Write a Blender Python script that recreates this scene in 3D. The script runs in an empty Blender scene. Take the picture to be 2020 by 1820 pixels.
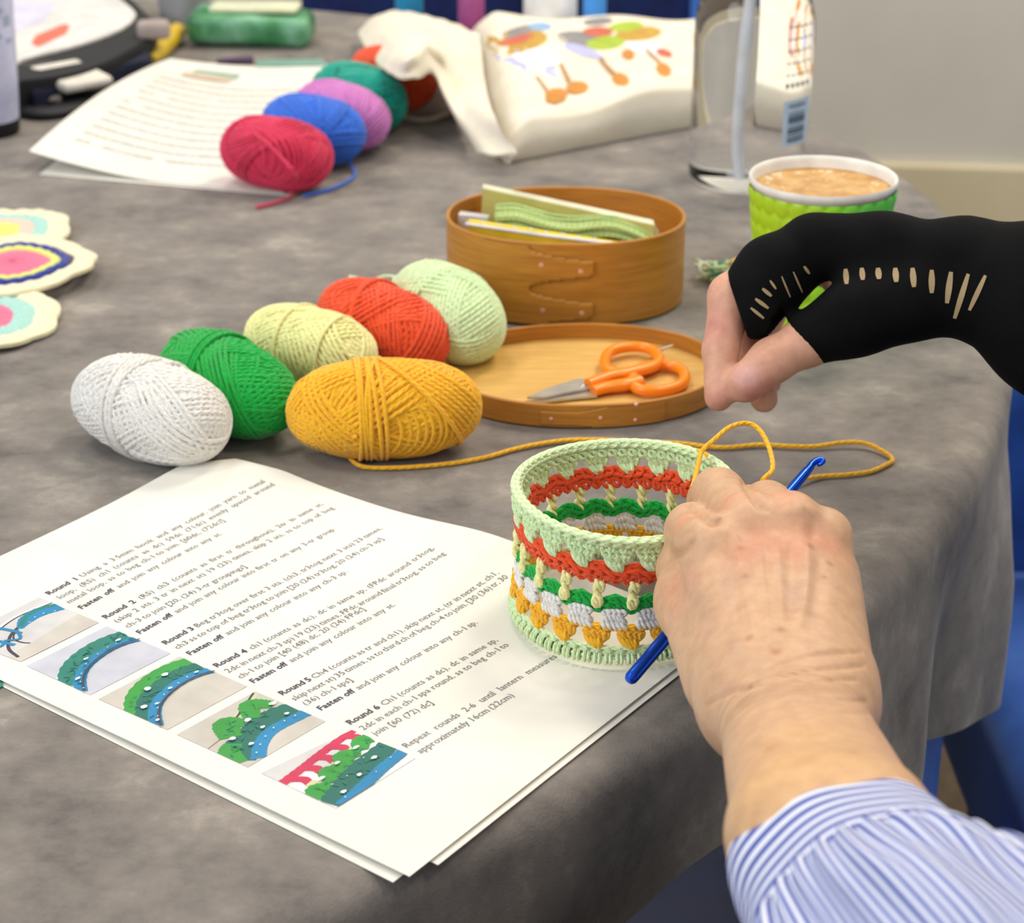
import bpy, bmesh, math, random
import numpy as np
from math import radians, sin, cos, pi, atan2, sqrt
from mathutils import Vector, Matrix
from mathutils.bvhtree import BVHTree

# ---------------------------------------------------------------- camera, world, lights, exposure
SC = bpy.context.scene
TZ = 0.74                       # height of the table top above the floor
F_PX, PITCH, CAM_H = 3700.0, radians(25), 0.40
cam_d = bpy.data.cameras.new('camera'); cam = bpy.data.objects.new('camera', cam_d)
SC.collection.objects.link(cam); SC.camera = cam
cam.location = (0, 0, TZ + CAM_H); cam.rotation_euler = (pi/2 - PITCH, 0, 0)
cam_d.sensor_width = 36; cam_d.lens = F_PX/2020*36; cam_d.clip_start = .02
cam_d.dof.use_dof = True; cam_d.dof.focus_distance = 0.77; cam_d.dof.aperture_fstop = 14

world = bpy.data.worlds.new('world'); SC.world = world; world.use_nodes = True
bg = world.node_tree.nodes['Background']
bg.inputs[0].default_value = (0.86, 0.91, 1.0, 1); bg.inputs[1].default_value = 0.56

def area(name, loc, target, size, power, col):
    l = bpy.data.lights.new(name, 'AREA'); l.shape = 'DISK'; l.size = size; l.energy = power; l.color = col
    o = bpy.data.objects.new(name, l); SC.collection.objects.link(o); o.location = loc
    o.rotation_euler = (Vector(target) - Vector(loc)).to_track_quat('-Z', 'Y').to_euler()
    return o
WARM = (1.0, 0.90, 0.76)
area('ceiling_light', (0.75, 1.9, 2.7), (0, .9, TZ), 0.50, 16, WARM)
area('ceiling_light.001', (-0.5, 2.3, 2.7), (0, .9, TZ), 0.50, 12, WARM)
area('ceiling_light.002', (0.9, 0.3, 2.7), (0, .9, TZ), 0.45, 9, WARM)
area('ceiling_light.003', (-0.9, 0.7, 2.7), (0, .9, TZ), 0.45, 8, WARM)
area('wall_fill_light', (1.3, 2.5, 2.75), (1.1, 3.4, .7), 0.6, 26, WARM)  # fill lamp added to brighten the back wall
area('window_light', (-2.2, -.5, 2.1), (0, .9, TZ), 1.6, 38, (.84, .91, 1.0))
SC.view_settings.view_transform = 'Standard'; SC.view_settings.look = 'None'
SC.view_settings.exposure = 0.0; SC.view_settings.gamma = 1.0
SC.view_settings.use_curve_mapping = False
SC.cycles.max_bounces = 8; SC.cycles.transmission_bounces = 8
SC.cycles.use_denoising = True

# ---------------------------------------------------------------- helpers
def D(px, py, t):
    """point at distance t from the camera position along the direction of a measured photo point"""
    v = np.array([(px-1010)/F_PX, 0, 0]); dy = -(py-910)/F_PX
    v[1] = cos(PITCH) + dy*sin(PITCH); v[2] = -sin(PITCH) + dy*cos(PITCH)
    v /= np.linalg.norm(v)
    return np.array([0, 0, TZ+CAM_H]) + v*t
def W(px, py, z=0.0):
    """point at height z above the table top"""
    v = D(px, py, 1.0) - np.array([0, 0, TZ+CAM_H])
    return np.array([0, 0, TZ+CAM_H]) + v*((z-CAM_H)/v[2])
def wt(px, py, z=0.0):
    return float(np.linalg.norm(W(px, py, z) - np.array([0, 0, TZ+CAM_H])))

class MB:
    def __init__(s): s.V=[]; s.n=0; s.F=[]; s.U=[]; s.M=[]
    def quads(s, V, Q, uv=None, mat=0):
        V = np.asarray(V, float).reshape(-1, 3); Q = np.asarray(Q, int)
        s.V.append(V); s.F.append(Q + s.n); s.n += len(V)
        s.U.append(np.zeros(Q.shape+(2,)) if uv is None else np.asarray(uv, float)); s.M.append(np.full(len(Q), mat))
        return s
    def poly(s, V, mat=0):
        return s.quads(V, [list(range(len(V)))], None, mat)
    def bm(s, bm, mat=0, M=None):
        if M is not None: bmesh.ops.transform(bm, matrix=M, verts=bm.verts)
        bm.verts.index_update(); V = [v.co[:] for v in bm.verts]; base = s.n
        s.V.append(np.array(V)); s.n += len(V)
        for f in bm.faces:
            i = np.array([[v.index for v in f.verts]])
            s.F.append(i + base); s.U.append(np.zeros(i.shape+(2,))); s.M.append(np.full(1, mat))
        bm.free(); return s
    def build(s, name, mats, parent=None, smooth=True, angle=None, loc=None):
        me = bpy.data.meshes.new(name)
        V = np.concatenate(s.V); 
        if loc is not None: V = V - np.asarray(loc)
        loops = np.concatenate([f.reshape(-1) for f in s.F]); cnt = np.concatenate([np.full(len(f), f.shape[1]) for f in s.F])
        uv = np.concatenate([u.reshape(-1, 2) for u in s.U]); mi = np.concatenate(s.M)
        me.vertices.add(len(V)); me.vertices.foreach_set('co', V.reshape(-1).astype(np.float32))
        me.loops.add(len(loops)); me.loops.foreach_set('vertex_index', loops.astype(np.int32))
        me.polygons.add(len(cnt)); st = np.concatenate([[0], np.cumsum(cnt)[:-1]])
        me.polygons.foreach_set('loop_start', st.astype(np.int32)); me.polygons.foreach_set('material_index', mi.astype(np.int32))
        l = me.uv_layers.new(name='uv'); l.data.foreach_set('uv', uv.reshape(-1).astype(np.float32))
        me.update(calc_edges=True); me.validate()
        me.polygons.foreach_set('use_smooth', np.full(len(me.polygons), bool(smooth)))
        if angle: me.set_sharp_from_angle(angle=radians(angle))
        for m in (mats if isinstance(mats, (list, tuple)) else [mats]): me.materials.append(m)
        o = bpy.data.objects.new(name, me); SC.collection.objects.link(o)
        if loc is not None: o.location = loc
        if parent is not None: put(o, parent)
        return o
def mworld(o):
    T = Matrix.Translation(o.location)
    return T if o.parent is None else mworld(o.parent) @ o.matrix_parent_inverse @ T
def put(o, parent):
    o.parent = parent; o.matrix_parent_inverse = mworld(parent).inverted()
def thing(name, label, cat, loc, group=None):
    o = bpy.data.objects.new(name, None); o.empty_display_size = .02; SC.collection.objects.link(o); o.location = loc
    return tag(o, label, cat, group)
def tag(o, label=None, cat=None, group=None, kind=None):
    if label: o['label'] = label
    if cat: o['category'] = cat
    if group: o['group'] = group
    if kind: o['kind'] = kind
    return o

def grid_idx(n, m, cu=False, cv=False):
    """quads of an n x m vertex grid (index i*m+j)"""
    I = np.arange(n if cu else n-1); J = np.arange(m if cv else m-1)
    i, j = np.meshgrid(I, J, indexing='ij'); i=i.reshape(-1); j=j.reshape(-1); i2=(i+1)%n; j2=(j+1)%m
    return np.stack([i*m+j, i2*m+j, i2*m+j2, i*m+j2], 1)
def frames(P, closed):
    T = (np.roll(P,-1,0)-np.roll(P,1,0)) if closed else np.gradient(P, axis=0)
    T /= np.linalg.norm(T, axis=1, keepdims=True)+1e-12
    N = np.zeros_like(P); n = np.cross(T[0], [0,0,1.0])
    if np.linalg.norm(n) < .1: n = np.cross(T[0], [1.0,0,0])
    N[0] = n/np.linalg.norm(n)
    for i in range(1, len(P)):
        n = N[i-1] - T[i]*np.dot(N[i-1], T[i]); N[i] = n/(np.linalg.norm(n)+1e-12)
    if closed:
        n = N[-1]-T[0]*np.dot(N[-1],T[0]); B0=np.cross(T[0],N[0]); ang = atan2(np.dot(n,B0), np.dot(n,N[0]))
        a = -ang*np.arange(len(P))/len(P); B=np.cross(T,N); N = N*np.cos(a)[:,None]+B*np.sin(a)[:,None]
    return T, N, np.cross(T, N)
def tube(mb, P, r, sides=6, closed=False, mat=0, caps=True, lobes=0, twist=0, flat=1.0):
    P = np.asarray(P, float); n = len(P); T,N,B = frames(P, closed)
    r = np.broadcast_to(np.asarray(r, float), (n,)); ph = np.arange(sides)*2*pi/sides
    d = np.linalg.norm(np.diff(P, axis=0), axis=1); s = np.concatenate([[0], np.cumsum(d)])
    R = r[:,None]*np.ones(sides)[None]
    if lobes: R = R*(1+.13*np.cos(lobes*ph[None]-twist*s[:,None]))
    V = P[:,None]+ (R*np.cos(ph)[None])[...,None]*N[:,None] + (R*flat*np.sin(ph)[None])[...,None]*B[:,None]
    Q = grid_idx(n, sides, closed, True); rr = float(np.mean(r))
    nu = n if closed else n-1
    u0 = np.tile(np.arange(sides)/sides, nu); u1 = u0+1/sides
    sl = np.append(s, s[-1]+d.mean()); v0 = np.repeat(sl[:nu], sides)/rr/8; v1 = np.repeat(sl[1:nu+1], sides)/rr/8
    uv = np.stack([np.stack([u0,v0],1), np.stack([u0,v1],1), np.stack([u1,v1],1), np.stack([u1,v0],1)], 1)
    base = V.reshape(-1,3)
    mb.quads(base, Q, uv, mat)
    if caps and not closed:
        mb.quads(base[:sides], [list(range(sides))[::-1]], None, mat); mb.quads(base[-sides:], [list(range(sides))], None, mat)
def spline(P, n, closed=False):
    P = np.asarray(P, float); k = len(P)
    if closed: Q = np.concatenate([P[-1:], P, P[:2]]); segs = k
    else: Q = np.concatenate([[2*P[0]-P[1]], P, [2*P[-1]-P[-2]]]); segs = k-1
    t = np.linspace(0, segs, n, endpoint=not closed); i = np.minimum(t.astype(int), segs-1); f = (t-i)[:,None]
    a,b,c,d = Q[i],Q[i+1],Q[i+2],Q[i+3]
    return .5*((2*b)+(-a+c)*f+(2*a-5*b+4*c-d)*f**2+(-a+3*b-3*c+d)*f**3)
def lathe(mb, prof, c, seg=48, mat=0, sx=1., sy=1., closed=False):
    prof = np.asarray(prof, float); n = len(prof); a = np.arange(seg)*2*pi/seg
    V = np.stack([prof[:,0][:,None]*np.cos(a)*sx, prof[:,0][:,None]*np.sin(a)*sy, prof[:,1][:,None]*np.ones(seg)], -1)+np.asarray(c)
    Q = grid_idx(n, seg, closed, True)
    uu = np.tile(np.arange(seg)/seg, (n if closed else n-1)); 
    vv = np.linspace(0,1,n+1); v0=np.repeat(vv[:(n if closed else n-1)],seg); v1=np.repeat(vv[1:(n+1 if closed else n)],seg)
    uv = np.stack([np.stack([uu,v0],1),np.stack([uu,v1],1),np.stack([uu+1/seg,v1],1),np.stack([uu+1/seg,v0],1)],1)
    mb.quads(V.reshape(-1,3), Q[:, ::-1], uv[:, ::-1], mat)
def rbox(size, r=.003, seg=3):
    bm = bmesh.new(); bmesh.ops.create_cube(bm, size=1); bmesh.ops.scale(bm, vec=size, verts=bm.verts)
    bmesh.ops.bevel(bm, geom=bm.edges[:], offset=r, segments=seg, profile=.5, affect='EDGES'); return bm
def TM(loc, rz=0, rx=0, ry=0):
    return Matrix.Translation(loc) @ Matrix.Rotation(rz,4,'Z') @ Matrix.Rotation(ry,4,'Y') @ Matrix.Rotation(rx,4,'X')
def prism(mb, pts, z0, z1, mat=0):
    """closed polygon (N,2) extruded between heights"""
    pts = np.asarray(pts, float); n=len(pts)
    A = np.c_[pts, np.full(n,z0)]; B = np.c_[pts, np.full(n,z1)]
    mb.quads(np.r_[A,B], [[i,(i+1)%n,n+(i+1)%n,n+i] for i in range(n)], None, mat)
    mb.poly(B, mat); mb.poly(A[::-1], mat)

# ---- implicit surfaces (organic bodies are grown as one continuous mesh)
def surfnets(f, org, h):
    nx,ny,nz = f.shape; s = f<0
    acc = np.zeros((nx-1,ny-1,nz-1,3), np.float32); cnt = np.zeros((nx-1,ny-1,nz-1), np.float32)
    def sl(ax_off, n): return slice(ax_off, n-1+ax_off)
    for ax in range(3):
        o1, o2 = [k for k in range(3) if k != ax]
        for a in (0,1):
            for b in (0,1):
                off0=[0,0,0]; off0[o1]=a; off0[o2]=b; off1=list(off0); off1[ax]=1
                g0 = tuple(sl(off0[k], f.shape[k]) for k in range(3)); g1 = tuple(sl(off1[k], f.shape[k]) for k in range(3))
                m = s[g0] != s[g1]; f0=f[g0][m]; f1=f[g1][m]; t=f0/(f0-f1)
                v = np.tile(np.array(off0,np.float32),(len(t),1)); v[:,ax]=t
                acc[m]+=v; cnt[m]+=1
    act = cnt>0; idx = np.full(cnt.shape,-1); idx[act]=np.arange(act.sum())
    cell = np.argwhere(act); V = (cell + acc[act]/cnt[act][:,None])*h+org
    Qs=[]
    for ax in range(3):
        o1,o2=[k for k in range(3) if k!=ax]
        lo=[slice(1,f.shape[k]-1) for k in range(3)]; lo[ax]=slice(0,f.shape[ax]-1); hi=list(lo); hi[ax]=slice(1,f.shape[ax])
        m = s[tuple(lo)]!=s[tuple(hi)]; e=np.argwhere(m); e[:,o1]+=1; e[:,o2]+=1
        d = s[tuple(lo)][m]
        def c(a,b):
            q=e.copy(); q[:,o1]-=a; q[:,o2]-=b; return idx[q[:,0],q[:,1],q[:,2]]
        q=np.stack([c(1,1),c(0,1),c(0,0),c(1,0)],1)
        flip = d if ax!=1 else ~d
        q[~flip]=q[~flip][:,::-1]; Qs.append(q)
    Q=np.concatenate(Qs); return V, Q[(Q>=0).all(1)]
def smin(a,b,k):
    h=np.maximum(k-np.abs(a-b),0)/k; return np.minimum(a,b)-h*h*k*.25
class Field:
    def __init__(s, pts, rad, h):
        pts=np.array(pts); lo=pts.min(0)-rad; hi=pts.max(0)+rad; s.h=h; s.org=lo
        n=np.ceil((hi-lo)/h).astype(int)+1
        s.X=(lo[0]+h*np.arange(n[0],dtype=np.float32))[:,None,None]; s.Y=(lo[1]+h*np.arange(n[1],dtype=np.float32))[None,:,None]; s.Z=(lo[2]+h*np.arange(n[2],dtype=np.float32))[None,None,:]
    def cap(s,a,b,ra,rb,flat=None):
        a=np.asarray(a,np.float32); b=np.asarray(b,np.float32); d=b-a; L=max(float(d@d),1e-10)
        x=s.X-a[0]; y=s.Y-a[1]; z=s.Z-a[2]
        t=np.clip((x*d[0]+y*d[1]+z*d[2])/L,0,1)
        x=x-t*d[0]; y=y-t*d[1]; z=z-t*d[2]
        if flat is not None:
            n,f=flat; n=np.asarray(n,np.float32); q=(x*n[0]+y*n[1]+z*n[2]); k=(1/f-1)
            x=x+q*n[0]*k; y=y+q*n[1]*k; z=z+q*n[2]*k
        return np.sqrt(x*x+y*y+z*z)-(ra+t*(rb-ra))
    def chain(s,P,R,k=.004,flat=None):
        f=None
        for i in range(len(P)-1):
            g=s.cap(P[i],P[i+1],R[i],R[i+1],flat); f=g if f is None else smin(f,g,k)
        return f
    def mesh(s,f,smooth=2):
        V,Q=surfnets(f,s.org,s.h)
        e=np.concatenate([Q[:,[0,1]],Q[:,[1,2]],Q[:,[2,3]],Q[:,[3,0]]]); n=len(V)
        for it in range(smooth):
            for lam in (.5,-.52):
                A=np.zeros((n,3)); c=np.bincount(np.r_[e[:,0],e[:,1]],minlength=n)
                for k in range(3): A[:,k]=np.bincount(e[:,0],V[e[:,1],k],n)+np.bincount(e[:,1],V[e[:,0],k],n)
                V=V+lam*(A/np.maximum(c,1)[:,None]-V)
        return V,Q

# ---- materials
def srgb(h):
    if isinstance(h,str): h=tuple(int(h[i:i+2],16) for i in (0,2,4))
    return tuple(((c/255)/12.92 if c/255<=.04045 else ((c/255+.055)/1.055)**2.4) for c in h)+(1,)
class Mat:
    def __init__(s,name,col,rough=.6,metal=0,spec=.5):
        s.m=bpy.data.materials.new(name); s.m.use_nodes=True; s.t=s.m.node_tree; s.n=s.t.nodes; s.b=s.n['Principled BSDF']
        s.b.inputs['Base Color'].default_value=srgb(col); s.b.inputs['Roughness'].default_value=rough
        s.b.inputs['Metallic'].default_value=metal; s.b.inputs['Specular IOR Level'].default_value=spec; s.col=srgb(col)
        s.nrm=None
    def set(s,**k):
        for a,b in k.items(): s.b.inputs[a.replace('_',' ')].default_value=b
        return s
    def node(s,t,**k):
        n=s.n.new(t)
        for a,b in k.items():
            if a.startswith('i_'): n.inputs[a[2:].replace('_',' ')].default_value=b
            else: setattr(n,a,b)
        return n
    def link(s,a,b): s.t.links.new(a,b)
    def coord(s,scale=(1,1,1),out='Object',rot=(0,0,0)):
        tc=s.node('ShaderNodeTexCoord'); mp=s.node('ShaderNodeMapping'); mp.inputs['Scale'].default_value=scale; mp.inputs['Rotation'].default_value=rot
        s.link(tc.outputs[out],mp.inputs['Vector']); return mp.outputs[0]
    def noise(s,scale,detail=3,vec=None,rough=.55):
        n=s.node('ShaderNodeTexNoise'); n.inputs['Scale'].default_value=scale; n.inputs['Detail'].default_value=detail; n.inputs['Roughness'].default_value=rough
        s.link(vec if vec is not None else s.coord(),n.inputs['Vector']); return n.outputs['Fac']
    def vary(s,fac,stops):
        r=s.node('ShaderNodeValToRGB'); e=r.color_ramp.elements
        while len(e)<len(stops): e.new(.5)
        for k,(p,c) in enumerate(stops): e[k].position=p; e[k].color=srgb(c)
        s.link(fac,r.inputs[0]); s.link(r.outputs[0],s.b.inputs['Base Color']); s.last=r.outputs[0]; return s
    def bump(s,fac,strength=.3,dist=.001):
        b=s.node('ShaderNodeBump'); b.inputs['Strength'].default_value=strength; b.inputs['Distance'].default_value=dist
        s.link(fac,b.inputs['Height'])
        if s.nrm is not None: s.link(s.nrm,b.inputs['Normal'])
        s.nrm=b.outputs[0]; s.link(s.nrm,s.b.inputs['Normal']); return s
def mixc(c,k):
    if isinstance(c,str): c=tuple(int(c[i:i+2],16) for i in (0,2,4))
    return tuple(min(255,max(0,x*k)) for x in c)
def plain(name,col,rough=.55,metal=0,n=60,amp=.06,**k):
    m=Mat(name,col,rough,metal); m.vary(m.noise(n,2),[(.3,mixc(col,1-amp)),(.7,mixc(col,1+amp*.5))]); 
    if k: m.set(**k)
    return m.m
def yarn_mat(name,col,rough=.75,twist=3,amt=.5):
    m=Mat(name,col,rough,0,.25); m.set(Sheen_Weight=.25,Sheen_Roughness=.5)
    m.vary(m.noise(900,2),[(.25,mixc(col,.92)),(.75,mixc(col,1.08))])
    tc=m.node('ShaderNodeTexCoord'); sep=m.node('ShaderNodeSeparateXYZ'); m.link(tc.outputs['UV'],sep.inputs[0])
    a=m.node('ShaderNodeMath',operation='MULTIPLY'); a.inputs[1].default_value=twist*2*pi; m.link(sep.outputs[0],a.inputs[0])
    b=m.node('ShaderNodeMath',operation='MULTIPLY_ADD'); b.inputs[1].default_value=2*pi*2.2; m.link(sep.outputs[1],b.inputs[0]); m.link(a.outputs[0],b.inputs[2])
    c=m.node('ShaderNodeMath',operation='SINE'); m.link(b.outputs[0],c.inputs[0])
    m.bump(c.outputs[0],amt,.00028); return m.m
M={}
yc={'white':'e9e5dc','green':'00a53a','cream':'f8eba2','orange':'ea4f1c','pale_green':'d7ebb4','amber':'ffb51e','pink':'dc2f55','blue':'2f6fd8','lilac':'cf7cc0','purple':'8c3aa0','teal':'00a08a','red_orange':'e8501e','skein_green':'b9cc7c'}
for k,c in yc.items(): M['y_'+k]=yarn_mat('yarn_'+k,c)

# ---------------------------------------------------------------- the room
def quadmesh(name, pts, mat, kind='structure'):
    mb = MB(); mb.poly(pts); return tag(mb.build(name, mat, smooth=False), kind=kind)
m = Mat('carpet','574838',.95); m.vary(m.noise(90,4),[(.3,'4b3e30'),(.7,'62533f')]); m.bump(m.noise(400,2),.4,.004); carpet=m.m
mb = MB(); mb.bm(rbox((9,9,.06),.01),0,TM((0,2.5,-.03))); tag(mb.build('floor',carpet,smooth=False),kind='structure')
m = Mat('wall_paint','dcd8c9',.8); m.vary(m.noise(6,3),[(.3,'d8d3c4'),(.7,'dfdacc')]); m.bump(m.noise(300,2),.1,.001); paint=m.m
m = Mat('skirting_paint','c9bc98',.5); m.vary(m.noise(5,3),[(.3,'ddcfa8'),(.7,'e4d7b3')]); skirt=m.m
# back wall, slightly oblique behind the right side of the table
wx=lambda x: 3.44-.10*(x-.6)
def wallbox(name,x0,x1,off,z0,z1,mat):
    mb=MB(); a=Vector((x0,wx(x0)-off,0)); b=Vector((x1,wx(x1)-off,0)); mid=(a+b)/2; ang=atan2(b.y-a.y,b.x-a.x); L=(b-a).length
    n=Vector((-sin(ang),cos(ang),0)); c=mid+n*.05
    mb.bm(rbox((L,.10,z1-z0),.004,2),0,TM((c.x,c.y,(z0+z1)/2),ang)); return tag(mb.build(name,mat,smooth=False),kind='structure')
wallbox('wall_back',-3.5,4.5,0,0,2.9,paint)
wallbox('baseboard_back',-3.5,4.5,.018,0,.16,skirt)

# ---------------------------------------------------------------- round table and its cloth
TC = np.array([-.527,1.205]); TR = .843
m = Mat('velvet_cloth','918c86',.9,0,.2); m.set(Sheen_Weight=.15,Sheen_Roughness=.4)
c1=m.noise(16,7,m.coord((1,1.25,1)),.72); m.vary(c1,[(.32,'645e59'),(.45,'7c756e'),(.56,'8a8279'),(.69,'a59d91')]); m.bump(m.noise(800,3),.35,.0008); m.bump(m.noise(14,4),.25,.002); M['cloth']=m.m
def cloth_pt(phi, s):
    """s: arc distance from the rounded edge start; <0 on the flat top"""
    r0 = TR-.015; rb=.013
    if s<=0: return r0+s, 0.0
    if s<rb*pi/2: return r0+rb*sin(s/rb), -rb+rb*cos(s/rb)
    return r0+rb, -rb-(s-rb*pi/2)
seg=540; S=[-(TR-.03)*k/14 for k in range(14,0,-1)]+[-.012,-.004,0,.005,.010,.015,.020,.025,.030,.036,.044,.056,.072,.09,.11,.13,.155,.18]
V=[]
for s in S:
    for k in range(seg):
        phi=2*pi*k/seg; 
        deg=(math.degrees(phi)+180)%360-180
        hem = 1.0 if not (-48<deg<-12) else 0.0
        L = float(np.interp(deg,[-52,-42,-34,-16,-4],[1.55,.62,.66,1.22,1.55]))
        ss = .030+(s-.030)*L if s>.030 else s
        r,z = cloth_pt(phi, ss); dep=max(0,-z-.022)
        fold = (.15+sin(phi*19+1.1)+.6*sin(phi*33+.4)+.35*sin(phi*57))*min(dep*.09,.009)*min(1,dep/.03)
        zz = 0 if s>0 else .0
        V.append((TC[0]+(r+fold)*cos(phi), TC[1]+(r+fold)*sin(phi), TZ+z))
mb=MB(); mb.quads(V, grid_idx(len(S),seg,False,True))
cl=mb.build('tablecloth',M['cloth'])
tag(cl,'mottled grey velvet cloth draped over the round table','tablecloth')
tb=thing('round_table','round table hidden under the grey velvet cloth','table',(TC[0],TC[1],0))
wood=plain('table_wood','8a6b4a')
mb=MB(); lathe(mb,[(0,TZ-.03),(TR-.03,TZ-.03),(TR-.022,TZ-.02),(TR-.03,TZ-.003),(0,TZ-.003)],(TC[0],TC[1],0),96); mb.build('tabletop',wood,tb,angle=40)
steel=plain('leg_steel','3a3b3d',.4,.8)
for k in range(4):
    a=pi/4+k*pi/2; p=np.array([TC[0]+.55*cos(a),TC[1]+.55*sin(a)]); q=np.array([TC[0]+.62*cos(a),TC[1]+.62*sin(a)])
    mb=MB(); tube(mb,[(p[0],p[1],TZ-.03),(q[0],q[1],0)],.018,12); mb.build('leg',steel,tb)

# ---------------------------------------------------------------- chairs
m=Mat('blue_velvet','2b56a8',.75,0,.3); m.set(Sheen_Weight=.5,Sheen_Roughness=.4,Sheen_Tint=(.6,.75,1,1)); m.vary(m.noise(14,5),[(.3,'1f4690'),(.5,'2c5aae'),(.72,'3f6cbc')]); m.bump(m.noise(700,2),.3,.0006); M['blue']=m.m
m=Mat('navy_fabric','0c1f55',.85); m.vary(m.noise(30,3),[(.3,'08184a'),(.7,'112862')]); M['navy']=m.m
blackm=plain('black_fabric','17171a',.8)
def softbox(mb,size,M_,r=.03,mat=0): mb.bm(rbox(size,r,5),mat,M_)
ch=thing('velvet_chair','royal blue velvet chair with piped seat beyond the right edge of the table','chair',(.69,1.02,0))
mb=MB(); softbox(mb,(.58,.40,.12),TM((.605,1.085,TZ-.33)),.03); mb.build('seat_cushion',M['blue'],ch)
mb=MB(); softbox(mb,(.58,.10,.30),TM((.60,1.29,TZ-.25)),.04); mb.build('backrest',M['blue'],ch)
mb=MB(); tube(mb,[(.33,1.235,TZ-.271),(.86,1.222,TZ-.272)],.005,8); mb.build('piping',plain('blue_piping','4f78c8',.6),ch)
for x,y in ((.38,.94),(.80,.94),(.38,1.24),(.80,1.24)):
    mb=MB(); tube(mb,[(x,y,TZ-.38),(x*1.0,y,0)],[.018,.012],12); mb.build('leg',steel,ch)
# tub chair tucked under the hem on this side
c0=W(1850,1500,-.13); ang=atan2(c0[1]-TC[1],c0[0]-TC[0])
ax=np.array([cos(ang),sin(ang)]); tx=np.array([-sin(ang),cos(ang)])
cc=TC+ax*(TR-.055)
t2=thing('tub_chair','blue velvet tub chair tucked under the hem of the grey cloth','chair',(cc[0],cc[1],0))
mb=MB(); n1,n2=40,18; VV=[]
for i in range(n1):
    u=i/(n1-1); a_=ang-.20+.44*u
    for j in range(n2):
        w=j/(n2-1)*2*pi; rr=TR-.030+.035*cos(w)*1.0+ .012; zz=TZ-.225+.135*sin(w)*1.0
        sq=abs(cos(w))**.4*(1 if cos(w)>0 else -1); sz=abs(sin(w))**.5*(1 if sin(w)>0 else -1)
        e=min(1,min(u,1-u)*9+.25)**.5
        rr=TR-.050+.034*sq*e; zz=TZ-.30+.195*sz*(.9+.1*e)
        VV.append((TC[0]+rr*cos(a_),TC[1]+rr*sin(a_),zz))
mb.quads(VV,grid_idx(n1,n2,False,True)); mb.poly(VV[:n2]); mb.poly(VV[-n2:][::-1]); mb.build('backrest',M['blue'],t2)
mb=MB(); softbox(mb,(.34,.34,.10),TM((cc[0]-ax[0]*.2,cc[1]-ax[1]*.2,TZ-.42),ang),.03); mb.build('seat_cushion',M['blue'],t2)
for sx,sy in ((-.06,-.1),(-.06,.1),(-.34,-.1),(-.34,.1)):
    p=cc+ax*sx+tx*sy; mb=MB(); tube(mb,[(p[0],p[1],TZ-.45),(p[0],p[1],0)],[.016,.011],12); mb.build('leg',steel,t2)
# navy chairs on the far side
def far_chair(x,y,label,w=.44,zt=.13):
    t=thing('navy_chair',label,'chair',(x,y,0),'navy chairs on the far side')
    mb=MB(); softbox(mb,(w,.07,.45),TM((x,y+.2,TZ+zt-.22)),.03); mb.build('backrest',M['navy'],t)
    mb=MB(); softbox(mb,(w,.42,.08),TM((x,y,TZ-.27)),.03); mb.build('seat_cushion',M['navy'],t)
    for a in (-1,1):
        for b in (-1,1):
            mb=MB(); tube(mb,[(x+a*w*.4,y+b*.17,TZ-.3),(x+a*w*.44,y+b*.18,0)],.012,10); mb.build('leg',steel,t)
far_chair(-.13,2.32,'navy chair behind the far edge of the table, left of the tote bag',.30)
far_chair(.17,2.30,'navy chair behind the far edge of the table, behind the clear bottle',.22)

# ---------------------------------------------------------------- printed pattern sheets in front
PX0,PY0,PTH=-.0349,.5190,2.5001
PE=np.array([cos(PTH),sin(PTH)]); PW=np.array([sin(PTH),-cos(PTH)])
def pz(a,b):
    """height of the sheet over the cloth: lies on the sheets below with a low wave along its right edge"""
    z=.0022+.006*math.exp(-((a-.205)/.035)**2)*math.exp(-((b-.12)/.045)**2)
    z+=.0035*math.exp(-((a-.19)/.04)**2)*math.exp(-((b-.285)/.04)**2)
    z+=.0012*sin(a*38+1)*sin(b*21)*min(1,max(0,(b-.05)*8))*.5
    return z
def pt(a,b,dz=0.,q=None):
    return (PX0+a*PW[0]+b*PE[0], PY0+a*PW[1]+b*PE[1], TZ+pz(a,b)+dz)
def ab(px,py):
    z=.0025
    for _ in range(3):
        w=W(px,py,z)[:2]-np.array([PX0,PY0]); a,b=w@PW,w@PE; z=pz(a,b)
    return a,b
m=Mat('paper','ece8dc',.65); m.vary(m.noise(20,3),[(.3,'e7e3d6'),(.7,'eeebe0')]); M['paper']=m.m
A4w,A4h=.210,.297
def sheet(name,label,fn,cut=None,mat=None,group=None,n=48,mk=None):
    mb=MB(); V=[];
    for i in range(n):
        for j in range(n):
            a=A4w*i/(n-1); b=A4h*j/(n-1)
            if cut: a,b=cut(a,b)
            V.append(fn(a,b))
    V=np.array(V); T=V.copy(); T[:,2]-=.00018; Q=grid_idx(n,n)
    mb.quads(V,Q[:,::-1]); mb.quads(T,Q)
    e=[(i*n) for i in range(n)]; 
    for E_ in ([i*n for i in range(n)],[i*n+n-1 for i in range(n)][::-1],list(range(n))[::-1],[(n-1)*n+j for j in range(n)]):
        mb.quads(np.r_[V[E_],T[E_]],[[k,k+1,n+k+1,n+k] for k in range(n-1)])
    o=mb.build(name,mat or M['paper'],angle=50)
    return tag(o,label,'paper',group)
def cut_corner(a,b):
    # the far right corner is bent off
    over=(a/A4w)*1.0+(b/A4h)*1.0-1.86+0.0
    if over>0: k=over*.62; a-=k*A4w*.35; b-=k*A4h*.62
    return a,b
top_sheet=sheet('pattern_sheet','white printed crochet pattern sheet with step photos, topmost, under the lantern',lambda a,b:pt(a,b),cut_corner)
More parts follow.
